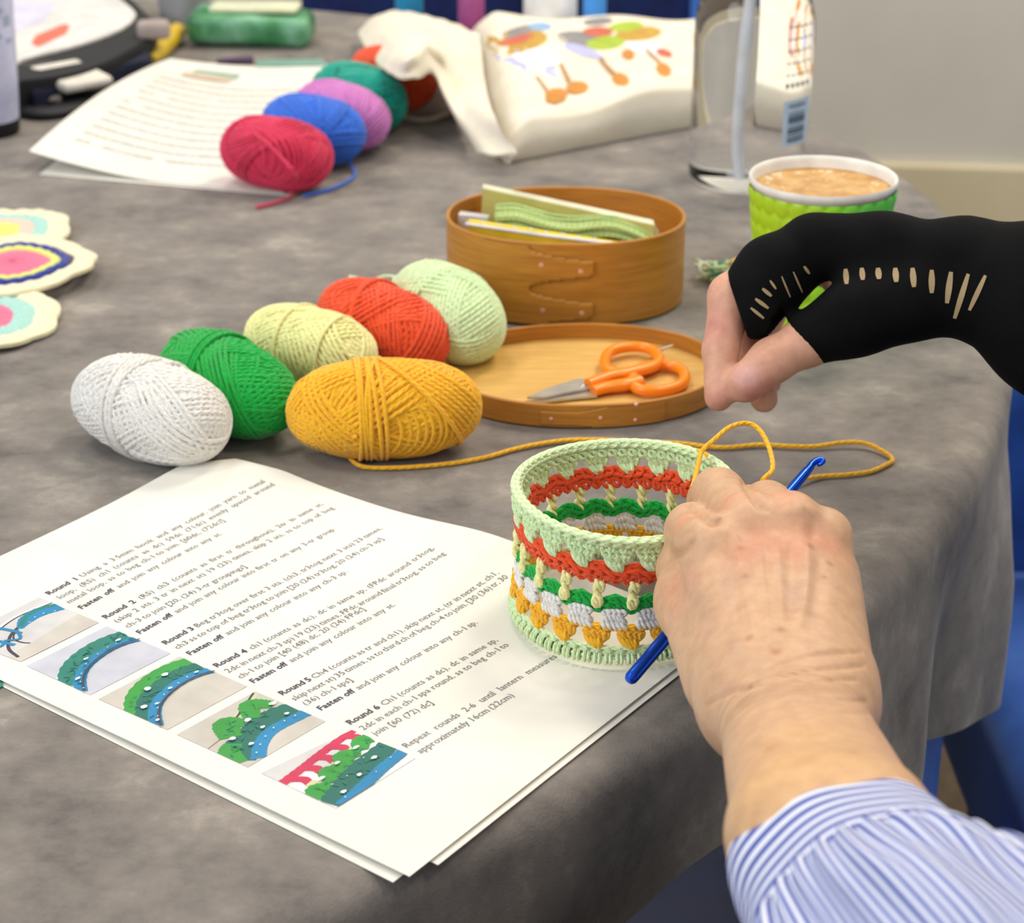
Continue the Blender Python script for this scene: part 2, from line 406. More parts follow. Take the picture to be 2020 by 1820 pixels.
def under(dx,dy,rot,zb):
    c,s=cos(rot),sin(rot)
    def f(a,b):
        a2=a*c-b*s+dx; b2=a*s+b*c+dy
        return (PX0+a2*PW[0]+b2*PE[0],PY0+a2*PW[1]+b2*PE[1],TZ+zb)
    return f
sheet('pattern_sheet','white sheet just under the printed pattern sheet, its corner jutting out by the table edge',under(.0120,-.0028,.0,.0010),lambda a,b:(a*.90,b*.93),n=12)
sheet('pattern_sheet','lowest white sheet showing along the left edge of the printed pattern sheet',under(-.004,.004,-.012,.0004),lambda a,b:(a*.9,b*.93),n=12)

ink=plain('printing_ink','75716f',.7); 
def word_mesh(w,bold):
    c=bpy.data.curves.new('w','FONT'); c.body=w; c.size=1; c.resolution_u=2; c.offset=.014 if bold else -.006
    o=bpy.data.objects.new('w',c); me=o.to_mesh(); n=len(me.vertices); V=np.zeros(n*3); me.vertices.foreach_get('co',V); V=V.reshape(-1,3)
    F=[tuple(p.vertices) for p in me.polygons]
    from collections import Counter
    ec=Counter(); 
    for p in F:
        for i in range(len(p)): ec[tuple(sorted((p[i],p[(i+1)%len(p)])))]+=1
    ex=[]; 
    if n:
        for (i,j),c_ in ec.items():
            if c_!=1: continue
            a,b=V[i],V[j]; w=abs(a[0]-b[0])
            if abs(a[1]-b[1])<.004 and .045<w<.19:
                y=a[1]; x0,x1=min(a[0],b[0]),max(a[0],b[0]); base=abs(y)<.02 or y<-.12; 
                if base: ex.append((x0-.055,x1+.055,y,y+.035))
                elif y>.40: ex.append((x0-.075,x1+.012,y-.035,y))
    for (x0,x1,y0,y1) in ex:
        k=len(V); V=np.r_[V,[[x0,y0,0],[x1,y0,0],[x1,y1,0],[x0,y1,0]]]; F.append((k,k+1,k+2,k+3))
    o.to_mesh_clear(); bpy.data.objects.remove(o); bpy.data.curves.remove(c)
    return V*[1.02,1,1],F,(V[:n,0].max()*1.02 if n else 0),bold
SERIF=True
def add_text(mb,line,A,B,size,zoff=.00025,tofn=None,justify=True):
    A=np.array(A);B=np.array(B); L=np.linalg.norm(B-A); d=(B-A)/L; nrm=np.array([-d[1],d[0]])
    words=[]; bold=0
    segs=line.split('|'); bw=len(segs[0].split()) if len(segs)>1 else 0
    ws=' '.join(segs).split()
    for k,w in enumerate(ws): words.append(word_mesh(w,k<bw))
    tot=sum(x[2] for x in words)*size; gap=(L-tot)/max(1,len(words)-1); sq=1.
    if gap<size*.16: sq=(L-size*.16*(len(words)-1))/tot; gap=size*.16
    x=0
    for V,F,w,bo in words:
        P=A+ (x+V[:,0:1]*size*sq)*d + V[:,1:2]*size*nrm
        VV=np.array([tofn(p[0],p[1],zoff) for p in P]); base=mb.n; mb.V.append(VV); mb.n+=len(VV)
        for f in F:
            i=np.array([f]); mb.F.append(i+base); mb.U.append(np.zeros(i.shape+(2,))); mb.M.append(np.full(1,int(bo)))
        x+=w*size*sq+gap
LINES=[("Round 1|Using a 3.5mm hook and any colour, join yarn to metal",97,1174,524,951),
("loop, (RS) ch1 (counts as dc) 59dc (71dc) evenly spaced around",119,1182,543,957),
("metal loop, ss to beg ch-1 to join. [60dc, (72dc)]",137,1191,444,1028),
("Fasten off|and join any colour into any st.",161,1202,439,1054),
("Round 2|(RS) ch3 (counts as first tr throughout), 2tr in same st,",209,1221,639,995),
("(skip 2 sts, 3 tr in next st) 19 (23) times, skip 2 sts, ss to top of beg",231,1229,660,1003),
("ch-3 to join [20, (24) 3-tr groupings]",252,1239,487,1119),
("Fasten off|and join any colour into first tr on any 3-tr group.",276,1251,664,1044),
("Round 3|Beg tr3tog over first 3 sts, (ch3, tr3tog next 3 sts) 23 times,",327,1272,755,1043),
("ch3 ss to top of beg tr3tog to join [20 (24) tr3tog, 20 (24) ch-3 sp]",350,1281,757,1064),
("Fasten off|and join any colour into any ch-3 sp.",375,1293,687,1129),
("Round 4|ch1 (counts as dc), dc in same sp, (FPdc around tr3tog,",428,1317,857,1082),
("2dc in next ch-3 sp) 19 (23) times, FPdc around final tr3tog, ss to beg",450,1328,880,1093),
("ch-1 to join [40 (48) dc, 20 (24) FPdc]",475,1339,721,1203),
("Fasten off|and join any colour into any st.",500,1348,781,1194),
("Round 5|Ch4 (counts as tr and ch1), skip next st, (tr in next st, ch1,",557,1372,985,1132),
("skip next st) 35 times, ss to third ch of beg ch-4 to join. [30 (36) tr, 30",581,1383,1004,1140),
("(36) ch-1 sps]",603,1392,696,1343),
("Fasten off|and join any colour into any ch-1 sp.",633,1402,943,1229),
("Round 6|Ch1 (counts as dc), dc in same sp,",691,1430,983,1264),
("2dc in each ch-1 spa round, ss to beg ch-1 to",717,1441,1005,1273),
("join [60 (72) dc]",741,1451,855,1388),
("Repeat rounds 2-6 until lantern measures",802,1476,1100,1296),
("approximately 16cm (22cm)",830,1487,1015,1373)]
mb=MB()
for s_,x0,y0,x1,y1 in LINES: add_text(mb,s_,ab(x0,y0),ab(x1,y1),.0041*1.15,tofn=pt)
txt=mb.build('printed_text',[ink,plain('printing_ink_bold','4d4656',.7)],top_sheet,smooth=False)
# printed step photographs
PM,PWd,PHt,PPt,PB0=.0153,.0429,.0373,.0437,.0460
inks=[plain('print_'+n,c,.5) for n,c in (('grey','cfcdca'),('lilac_grey','c6c7d0'),('teal','137d6c'),('blue','0f82b2'),('lime','2c9a38'),('pink','c62650'),('white','f2f1ee'),('dark','3c3442'),('cream','cfd0a4'),('warm_grey','c9c2b6'),('deep_teal','0d6a5c'),('brown','8a6a4a'))]
GREY,LIL,TEAL,BLU,LIME,PINK,WHI,DARK,CREAM,WARMG,DTEAL,BRN=range(12)
rng=random.Random(4)
PHC={5:[(515,1525),(694,1440),(820,1495.5),(663,1594.6)],4:[(349,1449),(503.5,1364),(642.5,1422.7),(489,1513.5)],
3:[(194,1379),(354,1295),(487.6,1354),(330.5,1439.7)],2:[(52.5,1313.5),(210.4,1235.5),(336.6,1288.7),(178,1371)],1:[(-84,1258),(77,1178.6),(195.5,1228),(41,1305.5)]}
def photo(k,bgc,items):
    cn=[np.array(ab(*p)) for p in PHC[k]]; mb=MB(); lay=[0]
    def P(u,v): 
        u=min(1,max(0,u)); v=min(1,max(0,v)); a_,b_=(cn[3]*(1-u)+cn[2]*u)*(1-v)+(cn[0]*(1-u)+cn[1]*u)*v; return pt(a_,b_,.00018+lay[0]*.00002)
    n=8; mb.quads([P(i/n,j/n) for i in range(n+1) for j in range(n+1)],grid_idx(n+1,n+1)[:,::-1],None,bgc)
    for it in items:
        lay[0]+=1; kind=it[0]
        if kind=='rib':   # ribbon along points with widths and a bumpy outline
            _,pts,w,c,bumpy=it; S_=spline(np.array([(p[0],p[1],0) for p in pts]),60)[:,:2]; T=np.gradient(S_,axis=0); T/=np.linalg.norm(T,axis=1,keepdims=True)+1e-9; N=np.stack([-T[:,1],T[:,0]],1)
            ww=np.interp(np.linspace(0,1,60),np.linspace(0,1,len(w)),w) if hasattr(w,'__len__') else np.full(60,w)
            bb=bumpy*.6*np.abs(np.sin(np.arange(60)*.62)); Lp=S_+N*(ww+bb)[:,None]/2; Rp=S_-N*(ww+bb*.6)[:,None]/2
            V=[]; 
            for l,r in zip(Lp,Rp): V+= [P(*l),P(*r)]
            mb.quads(V,[[2*i,2*i+1,2*i+3,2*i+2] for i in range(59)],None,c)
        elif kind=='dot':
            _,pts,rx,ry,c=it
            for (u,v) in pts:
                kk=.62 if c==WHI else 1.; q=[P(u+kk*rx*cos(t)*(.75+.6*rng.random()),v+kk*ry*sin(t)*(.75+.6*rng.random())) for t in np.arange(9)*2*pi/9]; mb.poly(q,c)
        elif kind=='poly': mb.poly([P(*q) for q in it[1]],it[2])
    return mb.build('printed_photo',inks,top_sheet,smooth=False)
def arc(k0,off,n=9):
    # shared arc of the crochet edge: left-low to right-high
    base=[(-.02,.22),(.12,.42),(.28,.57),(.48,.66),(.7,.70),(.88,.68),(1.02,.62)]
    return [(u,v+off) for u,v in base]
def streaks(pts,c,n,w,l):
    S_=spline(np.array([(p[0],p[1],0) for p in pts]),200)[:,:2]; out=[]
    for i in range(n):
        p=S_[rng.randrange(8,190)]; a=rng.random()*pi; o=np.array([cos(a),sin(a)])*l; q=p+np.array([rng.uniform(-1,1),rng.uniform(-1,1)])*w
        out.append(('rib',[tuple(q-o),tuple(q),tuple(q+o)],.012,c,0))
    return out
photo(1,GREY,[('poly',[(0,.0),(1,.0),(1,.34),(0,.2)],WARMG),('rib',[(-.02,.62),(.3,.78),(.62,.86),(1.02,.80)],.035,WHI,0),('rib',[(-.02,.60),(.3,.755),(.62,.835),(1.02,.775)],.02,DARK,0),
 ('rib',[(.36,.18),(.28,.33),(.30,.50),(.5,.66)],.02,DARK,0),('rib',[(.05,.10),(.12,.34),(.3,.55),(.5,.66)],.035,DARK,0),
 ('rib',[(.46,.60),(.62,.70),(.8,.72),(1.02,.62)],[.05,.17,.2,.16],BLU,.04),('rib',[(.50,.64),(.66,.76),(.84,.78),(1.0,.7)],.05,TEAL,.02),
 ('rib',[(.12,.80),(.17,.55),(.20,.35)],.045,BLU,0),('rib',[(.33,.86),(.38,.66),(.40,.5)],.045,BLU,0),('rib',[(0,.55),(.1,.45),(.2,.5)],.04,BLU,0),('rib',[(.2,.52),(.32,.42),(.42,.6)],.035,BLU,0),('dot',[(.6,.63),(.7,.67),(.8,.66),(.9,.6)],.014,.012,WHI)])
photo(2,LIL,[('rib',arc(0,.02),[.24,.26,.26,.24,.24],TEAL,.05),('rib',arc(0,-.11),.12,BLU,.03)]+streaks(arc(0,.05),DTEAL,26,.07,.03)+streaks(arc(0,-.10),TEAL,12,.03,.03)+[('rib',arc(0,-.16),.018,DARK,.01),('dot',[(.12,.34),(.42,.60),(.86,.64)],.05,.028,WHI),('dot',[(.03,.14),(.09,.26),(.2,.39),(.35,.51),(.55,.58),(.7,.61),(.8,.6)],.012,.012,WHI)])
photo(3,WARMG,[('rib',arc(0,.17),[.2,.22,.24,.22,.2],LIME,.05),('rib',arc(0,.02),[.18,.2,.2,.18],DTEAL,.06),('rib',arc(0,-.10),.12,BLU,.03)]+streaks(arc(0,.02),TEAL,22,.06,.03)+streaks(arc(0,.18),TEAL,8,.05,.02)+[('rib',arc(0,-.16),.018,DARK,.01),('dot',[(.14,.50),(.38,.74),(.66,.82)],.06,.045,WHI),('dot',[(.05,.20),(.25,.44),(.52,.57),(.88,.60)],.038,.026,WHI),('dot',[(.1,.25),(.2,.37),(.4,.52),(.63,.58),(.76,.6)],.012,.012,WHI)])
photo(4,WARMG,[('rib',[(.0,.55),(.3,.62),(.6,.78)],.015,BRN,0),('rib',[(.45,.72),(.75,.86),(1.,.97)],.06,CREAM,.02),('rib',[(.5,.74),(.8,.9),(.97,.99)],.025,DARK,0),
 ('rib',[(.02,.10),(.2,.34),(.45,.44),(.75,.50),(1.02,.42)],[.26,.26,.24,.24],DTEAL,.07),('rib',[(.15,.02),(.35,.20),(.6,.30),(1.02,.27)],.14,BLU,.03),('rib',[(.02,.10),(.08,.34),(.2,.42)],[.1,.2,.16],LIME,.05),('rib',[(.26,.52),(.40,.74),(.52,.62)],[.2,.26,.12],LIME,.05),('rib',[(.62,.62),(.78,.82),(.92,.66)],[.14,.22,.12],LIME,.05)]+streaks([(.05,.2),(.4,.68),(.78,.74)],TEAL,14,.06,.025)+[('rib',[(.6,.3),(.61,.31)],.001,LIME,0)]+streaks([(.1,.3),(.4,.5),(.8,.55)],TEAL,18,.08,.03)+[('dot',[(.24,.48),(.56,.62),(.92,.66)],.06,.05,WHI),('dot',[(.28,.26),(.55,.40),(.86,.40)],.04,.035,WHI),('dot',[(.2,.1),(.32,.18),(.45,.25),(.6,.3),(.75,.31),(.88,.3)],.014,.014,WHI)])
photo(5,GREY,[('poly',[(0,0),(1,0),(1,.92),(0,.62)],WHI),('rib',[(-.02,.70),(.3,.78),(.6,.87),(1.02,.98)],.10,PINK,.03)]+
 [('rib',[(u,v),(u+.07,v-.10),(u+.05,v-.2)],[.09,.10,.07],PINK,.02) for u,v in ((.08,.70),(.27,.77),(.46,.83),(.66,.89),(.86,.95))]+
 [('rib',[(u,v),(u+.03,v-.12)],.11,CREAM,.03) for u,v in ((.14,.52),(.34,.58),(.53,.64),(.73,.70),(.92,.76))]+
 [('rib',[(.0,.20),(.10,.36),(.22,.30)],[.12,.2,.1],LIME,.05),('rib',[(.26,.34),(.38,.50),(.50,.42)],[.12,.22,.1],LIME,.05),('rib',[(.52,.46),(.64,.62),(.76,.54)],[.12,.22,.1],LIME,.05),('rib',[(.80,.58),(.92,.72),(1.02,.66)],[.12,.2,.14],LIME,.05),('rib',[(-.02,.06),(.3,.20),(.6,.32),(1.02,.42)],.24,DTEAL,.06),('rib',[(.05,-.02),(.4,.06),(.7,.14),(1.02,.2)],.14,BLU,.03)]+streaks([(0,.1),(.5,.28),(1,.42)],TEAL,20,.1,.03)+streaks([(0,.3),(.5,.48),(1,.66)],TEAL,12,.05,.02)+
 [('dot',[(.20,.12),(.48,.22),(.76,.34)],.045,.04,WHI),('dot',[(.15,.04),(.6,.12),(.85,.2),(.4,.3),(.7,.42)],.012,.012,WHI),('dot',[(.24,.46),(.5,.56),(.78,.64)],.05,.035,WHI)])

# ---------------------------------------------------------------- balls of yarn
def skein_surface(a,b,c,d,E1,E2,N,t,p=2.7,q=2.25):
    """radius from the loop centre to the barrel surface in the plane through N*d"""
    C=N*d; dirs=np.cos(t)[:,None]*E1+np.sin(t)[:,None]*E2
    def Ff(X): return np.abs(X[:,0]/a)**p + (np.sqrt((X[:,1]/b)**2+(X[:,2]/c)**2))**q -1
    if Ff(C[None])[0]>=-.12: return None
    lo=np.zeros(len(t)); hi=np.full(len(t),.12)
    for _ in range(26):
        mid=(lo+hi)/2; f=Ff(C+dirs*mid[:,None]); hi=np.where(f>0,mid,hi); lo=np.where(f>0,lo,mid)
    X=C+dirs*lo[:,None]; G=np.stack([p*np.abs(X[:,0]/a)**(p-1)*np.sign(X[:,0])/a, q*(np.sqrt((X[:,1]/b)**2+(X[:,2]/c)**2)+1e-9)**(q-2)*X[:,1]/b**2, q*(np.sqrt((X[:,1]/b)**2+(X[:,2]/c)**2)+1e-9)**(q-2)*X[:,2]/c**2],1)
    G/=np.linalg.norm(G,axis=1,keepdims=True)+1e-9
    return X,G
def yarn_ball(label,ctr,e1,e2,a,b,col,seed,group,nf=17,seg=72,r=.00118,wraps=(),sides=6,tail=None,flat=.93,roll=0,tilt=0,spread=1.0):
    rg=np.random.RandomState(seed); c=b*flat
    C=W(ctr[0],ctr[1],c*.97); A_=W(e1[0],e1[1],c); B_=W(e2[0],e2[1],c); ang=atan2(B_[1]-A_[1],B_[0]-A_[0])
    C[2]=TZ+c*1.0+.0012
    R=np.array(Matrix.Rotation(ang,3,'Z')@Matrix.Rotation(tilt,3,'Y'))
    base=(C[0],C[1],TZ)
    t=thing('yarn_ball',label,'yarn ball',base,group)
    # inner body that shows between the strands
    mb=MB(); nu,nv=40,28; V=[]
    for i in range(nu):
        x=-cos(pi*i/(nu-1)); x=max(-1,min(1,x)); rr=max(0,(1-abs(x)**2.7))**(1/2.25)
        for j in range(nv):
            w=2*pi*j/nv; V.append((x*a*.965,rr*b*.965*cos(w),rr*c*.965*sin(w)))
    V=np.array(V)@R.T+C; mb.quads(V,grid_idx(nu,nv,False,True)); mb.build('core',M['y_'+col],t)
    mb=MB(); tt=np.arange(seg)*2*pi/seg
    betas=[.62,-.55,.30,-.38,.75,-.70,.15,-.2,.5,-.48,.66,-.6,.35,-.3,.55,-.65,.42,-.5,.6,-.4]
    for f in range(nf):
        lift=.0026*f/nf-.0016
        be=betas[f%len(betas)]+rg.uniform(-.08,.08); ph=f*2.39996+seed*.7
        N=np.array([sin(be),cos(be)*cos(ph),cos(be)*sin(ph)])
        E1=np.cross(N,[0,0,1.]) if abs(N[2])<.9 else np.cross(N,[0,1.,0]); E1/=np.linalg.norm(E1); E2=np.cross(N,E1)
        ns=rg.randint(6,14) if f<nf-5 else rg.randint(3,8)
        d0=rg.uniform(-.75,.45)*b*spread; fk=rg.uniform(0,6.28,2)
        for j in range(ns):
            d=d0+j*r*2.12+rg.uniform(-.15,.15)*r; jit=rg.uniform(-.010,.010,3); N2=N+jit; N2/=np.linalg.norm(N2)
            o=skein_surface(a,b,c,d,E1,E2,N2,tt)
            if o is None: continue
            X,G=o; k1,k2=fk+rg.uniform(-.25,.25,2)
            X=X+G*(lift+.00035*np.sin(tt*2+k1)+rg.uniform(-.0002,.0003))[:,None]+N2*(.0009*np.sin(tt*2+k1)+.0006*np.sin(tt*3+k2))[:,None]
            tube(mb,X@R.T+C,r,sides,closed=True)
    mb.build('wound_strands',M['y_'+col],t)
    if wraps:
        mb=MB()
        for (x0,n,tl,ph) in wraps:
            N=np.array([cos(tl),sin(tl)*cos(ph),sin(tl)*sin(ph)]); E1=np.cross(N,[0,0,1.]); E1/=np.linalg.norm(E1); E2=np.cross(N,E1)
            for j in range(n):
                o=skein_surface(a,b,c,x0*a+j*r*2.3,E1,E2,N+rg.uniform(-.02,.02,3),tt)
                if o is None: continue
                X,G=o; X=X+G*(.0018+rg.uniform(0,.0006))+np.outer(np.sin(tt+rg.uniform(0,6)),N)*.0012
                tube(mb,X@R.T+C,r,sides,closed=True)
        mb.build('outer_wraps',M['y_'+col],t)
    if tail is not None:
        mb=MB(); P=np.array([W(*p) if len(p)==3 else D(p[0],p[1],p[3]) for p in tail]); tube(mb,spline(P,max(30,len(P)*8)),r,8); mb.build('yarn_tail',M['y_'+col],t)
    return t
G1='cotton yarn balls in front of the wooden box'
YB=[yarn_ball('white cotton yarn ball, nearest the left, in front of the green one',(296,813),(170,770),(425,855),.0465,.0247,'white',3,G1,nf=20,seg=84,sides=7,wraps=((-.18,3,.12,.5),(.02,2,.25,2.)),tilt=.0),
yarn_ball('bright green cotton yarn ball between the white and the cream balls',(449,762),(330,698),(575,823),.0478,.0240,'green',11,G1,nf=20,wraps=((-.1,3,.35,1.),)),
yarn_ball('pale cream cotton yarn ball between the green and the orange balls',(612,690),(500,652),(725,717),.0418,.0210,'cream',21,G1,nf=18,wraps=((-.15,1,.15,1.),(.45,1,.1,0.))),
yarn_ball('orange-red cotton yarn ball behind the yellow one',(755,648),(640,590),(880,690),.0480,.0228,'orange',34,G1,nf=18,wraps=((-.05,2,.5,1.),)),
yarn_ball('pale mint green cotton yarn ball leaning by the wooden box',(880,620),(780,543),(965,688),.0476,.0252,'pale_green',47,G1,nf=18,wraps=((.1,2,.2,1.),),tail=[(815,560,.026),(785,548,.018),(760,545,.012),(735,552,.006),(712,550,.003),(690,546,.002)])]
# the yellow ball with the working yarn that runs to the lantern
work=[(700,860,.022),(683,884,.006),(692,905,.0022),(720,921,.0016),(790,922,.0016),(860,917,.0016),(915,910,.0016),(965,900,.0016),(1010,887,.0016),(1060,876,.0018),(1120,868,.0018),(1180,867,.0016),(1240,870,.0016),(1300,872,.0016),(1350,875,.0018),(1400,881,.0016),(1440,882,.0016),(1500,877,.0018),(1560,880,.0018),(1610,880,.002),(1660,873,.003),(1705,874,.003),(1740,889,.0022),(1761,906,.0016),(1745,918,.0016),(1715,930,.0016),(1670,936,.0016),(1620,939,.0018),(1580,945,.004)]
yarn_ball('yellow cotton yarn ball whose strand runs to the crochet lantern',(758,812),(600,814),(920,804),.0476,.0248,'amber',52,G1,nf=22,seg=88,sides=7,wraps=((-.28,5,.10,.4),(-.05,1,.25,2.6),(.3,1,.75,0.9)),tail=work)
G2='yarn balls on the pattern sheets at the back'
yarn_ball('raspberry pink yarn ball with a loose tail at the back',(546,308),(450,290),(645,322),.0425,.0262,'pink',61,G2,nf=13,seg=48,tail=[(500,262,0,1.378),(528,283,0,1.362),(556,312,0,1.352),(580,340,0,1.348),(590,360,.008),(584,378,.0025),(555,396,.002),(505,409,.002)])
yarn_ball('bright blue yarn ball right behind the pink one',(618,260),(520,240),(710,280),.0445,.0262,'blue',73,G2,nf=13,seg=48,tail=[(700,285,.02),(690,318,.006),(700,345,.0022),(660,370,.002),(600,386,.002)])
yarn_ball('lilac and purple yarn ball between the blue and the teal ones',(672,232),(580,200),(765,260),.0470,.0262,'lilac',83,G2,nf=13,seg=48)
yarn_ball('teal yarn ball behind the lilac one',(708,194),(620,160),(800,215),.0480,.0262,'teal',95,G2,nf=13,seg=48)
yarn_ball('orange yarn ball tucked behind the teal one beside the tote bag',(775,158),(690,125),(850,190),.0500,.0262,'red_orange',99,G2,nf=13,seg=48)

# ---------------------------------------------------------------- oval wooden box and its lid
def wood_mat(name,c1,c2,rough=.38,stretch=(1,1,14)):
    m=Mat(name,c1,rough); n=m.noise(28,5,m.coord(stretch),.6); m.vary(n,[(.25,c2),(.6,c1),(.8,mixc(c1,1.08))]); m.bump(n,.06,.0005); return m.m
M['box']=wood_mat('cherry_wood','c68631','a96d22'); M['boxin']=wood_mat('cherry_inner','b87a2a','9c611a',.45)
M['lidfloor']=wood_mat('maple_board','d9ad5c','c9984a',.5,(1,9,1)); M['copper']=plain('copper','f0b496',.3,.25)
def oval(a,b,t): 
    return np.stack([a*np.sign(np.cos(t))*np.abs(np.cos(t))**.94, b*np.sign(np.sin(t))*np.abs(np.sin(t))**.94],-1)
def band(mb,ctr,a,b,z0,z1,th,rot,seg=160,mat=0,mati=1):
    t=np.arange(seg)*2*pi/seg; O=oval(a,b,t); I=oval(a-th,b-th,t); c,s=cos(rot),sin(rot); R=np.array([[c,-s],[s,c]])
    O=O@R.T+ctr; I=I@R.T+ctr; e=.0005
    prof=[(O,z0),(O,z1-e),(O*.75+I*.25,z1),(O*.25+I*.75,z1),(I,z1-e),(I,z0)]
    V=np.array([np.c_[p,np.full(seg,z)] for p,z in prof]).reshape(-1,3); Q=grid_idx(len(prof),seg,False,True)
    for k in range(len(prof)-1):
        mb.quads(V,Q[k*seg:(k+1)*seg][:,::-1],None,mat if k<3 else mati)
def disc(mb,ctr,a,b,z,rot,mat=0,up=True,seg=100):
    t=np.arange(seg)*2*pi/seg; c,s=cos(rot),sin(rot); P=oval(a,b,t)@np.array([[c,-s],[s,c]]).T+ctr
    V=np.c_[P,np.full(seg,z)]; mb.poly(V if up else V[::-1],mat)
bc=np.array([.0330,1.105]); BA,BB,BH=.0733,.0585,.0520; BR=-.05
bx=thing('oval_box','open oval bentwood box with swallowtail joints and copper tacks holding a skein','box',(bc[0],bc[1],TZ))
mb=MB(); band(mb,bc,BA,BB,TZ+.0015,TZ+BH,.0022,BR); mb.build('bent_wall',[M['box'],M['boxin']],bx,angle=50)
mb=MB(); disc(mb,bc,BA-.0015,BB-.0015,TZ+.0065,BR); disc(mb,bc,BA-.0015,BB-.0015,TZ+.0012,BR,up=False); 
mb.build('floor_board',M['lidfloor'],bx,smooth=False)
def oval_pt(ctr,a,b,rot,t,z,off=0):
    c,s=cos(rot),sin(rot); p=oval(a+off,b+off,np.array([t]))[0]; return np.array([ctr[0]+c*p[0]-s*p[1],ctr[1]+s*p[0]+c*p[1],z])
def find_t(ctr,a,b,rot,px,py,z0=None):
    """angle on the front wall that a measured point falls on, and its height"""
    best=None
    for t in np.linspace(pi,2*pi,721):
        P=oval_pt(ctr,a,b,rot,t,TZ); d=D(px,py,1.)-np.array([0,0,TZ+CAM_H])
        k=(P[1])/d[1]; X=np.array([0,0,TZ+CAM_H])+d*k; e=abs(X[0]-P[0])
        if best is None or e<best[0]: best=(e,t,X[2]-TZ)
    return best[1],best[2]
def wall_patch(ctr,a,b,rot,inside,t0,t1,z0,z1,th,n=170,m=46):
    """raised layer over the front wall: cells kept where inside(t,z)"""
    mb=MB(); T=np.linspace(t0,t1,n); Z=np.linspace(z0,z1,m); keep=np.array([[inside(.5*(T[i]+T[i+1]),.5*(Z[j]+Z[j+1])) for j in range(m-1)] for i in range(n-1)])
    # raise smoothly toward the inside of the shape
    hgt=np.zeros((n,m)); k=keep.astype(float)
    cnt=np.zeros((n,m)); 
    for di in (0,1):
        for dj in (0,1): hgt[di:n-1+di,dj:m-1+dj]+=k; cnt[di:n-1+di,dj:m-1+dj]+=1
    hgt=hgt/cnt; full=(hgt>.99)
    V=np.array([oval_pt(ctr,a,b,rot,T[i],TZ+Z[j],th if full[i,j] else (-.0002 if hgt[i,j]<.01 else th*.55)) for i in range(n) for j in range(m)])
    Q=grid_idx(n,m); Q=Q[(keep.reshape(-1))]
    used=np.unique(Q); mp=np.full(len(V),-1); mp[used]=np.arange(len(used)); mb.quads(V[used],mp[Q]); return mb
tA,zA=find_t(bc,BA,BB,BR,1045,558); tB,zB=find_t(bc,BA,BB,BR,1170,540)
def fingers(tend,tapex,zc,hw,dirn=1):
    def f(t,z):
        u=(t-tapex)/(tend-tapex)      # 0 at the slot apex, 1 at the finger tips
        if u<=0: return True
        if u>1: return False
        for c,h in zip(zc,hw):
            half=h*(1-.62*u**.55)+.0
            if abs(z-c)<half: return True
        return False
    return f
zc1=find_t(bc,BA,BB,BR,1150,530)[1]; zc2=find_t(bc,BA,BB,BR,1150,612)[1]
mb=wall_patch(bc,BA,BB,BR,fingers(tB,tA,[zc1,zc2,],[.0125,.0125]),tA-.42,tB+.01,.002,BH-.0012,.0018)
mb.build('swallowtail_fingers',M['box'],bx)
def tack(ctr,a,b,rot,px,py,par,r=.0018,off=.0014):
    t,z=find_t(ctr,a,b,rot,px,py); P=oval_pt(ctr,a,b,rot,t,TZ+z,off); Nn=oval_pt(ctr,a,b,rot,t,TZ+z,off+.01)-P; Nn/=np.linalg.norm(Nn)
    mb=MB(); tube(mb,[P-Nn*.001,P+Nn*.0003,P+Nn*.0005],[r,r,r*.6],12); mb.build('copper_tack',M['copper'],par)
for p in ((1068,521),(1146,534),(1071,610),(1148,616)): tack(bc,BA,BB,BR,p[0],p[1],bx)

lc=np.array([.0385,.9585]); LA,LB,LH=.0775,.0605,.0135; LR=.06
ld=thing('oval_lid_tray','oval wooden box lid lying upturned like a tray, with orange scissors in it','lid',(lc[0],lc[1],TZ))
mb=MB(); band(mb,lc,LA,LB,TZ+.001,TZ+LH,.0020,LR); mb.build('bent_rim',[M['box'],M['boxin']],ld,angle=50)
mb=MB(); disc(mb,lc,LA-.0012,LB-.0012,TZ+.0045,LR); disc(mb,lc,LA-.0012,LB-.0012,TZ+.0011,LR,up=False); mb.build('lid_board',M['lidfloor'],ld,smooth=False)
t0_,_=find_t(lc,LA,LB,LR,1066,824); t1_,_=find_t(lc,LA,LB,LR,1215,800)
def lidf(t,z):
    u=(t-t0_)/(t1_-t0_)
    if u<0: return False
    if u>1: return True
    c=.0058+.0; top=.0098+ (max(0,u-.45)/.55)**1.5*.004; bot=.0022-(max(0,u-.5))*.004
    return bot<z<top
wall_patch(lc,LA,LB,LR,lidf,t0_-.005,t1_+.35,.0012,LH-.0008,.0010,150,30).build('swallowtail_finger',M['box'],ld)
for p in ((1088,825),(1184,823),(1254,797),(1252,827)): tack(lc,LA,LB,LR,p[0],p[1],ld,.0011,.0011)

# contents of the box: booklet, skein, dotted case
M['pagecream']=plain('booklet_paper','f0edd0',.6); M['yel']=plain('yellow_print','ecd02f',.5); M['whitecard']=plain('white_card','e9e8e2',.5)
def slab_between(mb,p,q,top_off,thick,zt,zb,mat=0,lean=0.,n=2):
    """upright board between two ground points with top height zt"""
    p=np.array(p[:2]); q=np.array(q[:2]); d=(q-p)/np.linalg.norm(q-p); nn=np.array([-d[1],d[0]])
    V=[]
    for k,(b,z) in enumerate(((p,zt[0]),(q,zt[1]))):
        for off in (0,thick):
            V.append((*(b+nn*(off)),TZ+z)); V.append((*(b+nn*(off-lean)),TZ+zb))
    V=np.array(V); # p0top,p0bot,p1top,p1bot,q0top,q0bot,q1top,q1bot
    mb.quads(V,[[0,4,6,2],[1,3,7,5],[0,1,5,4],[2,6,7,3],[0,2,3,1],[4,5,7,6]],None,mat)
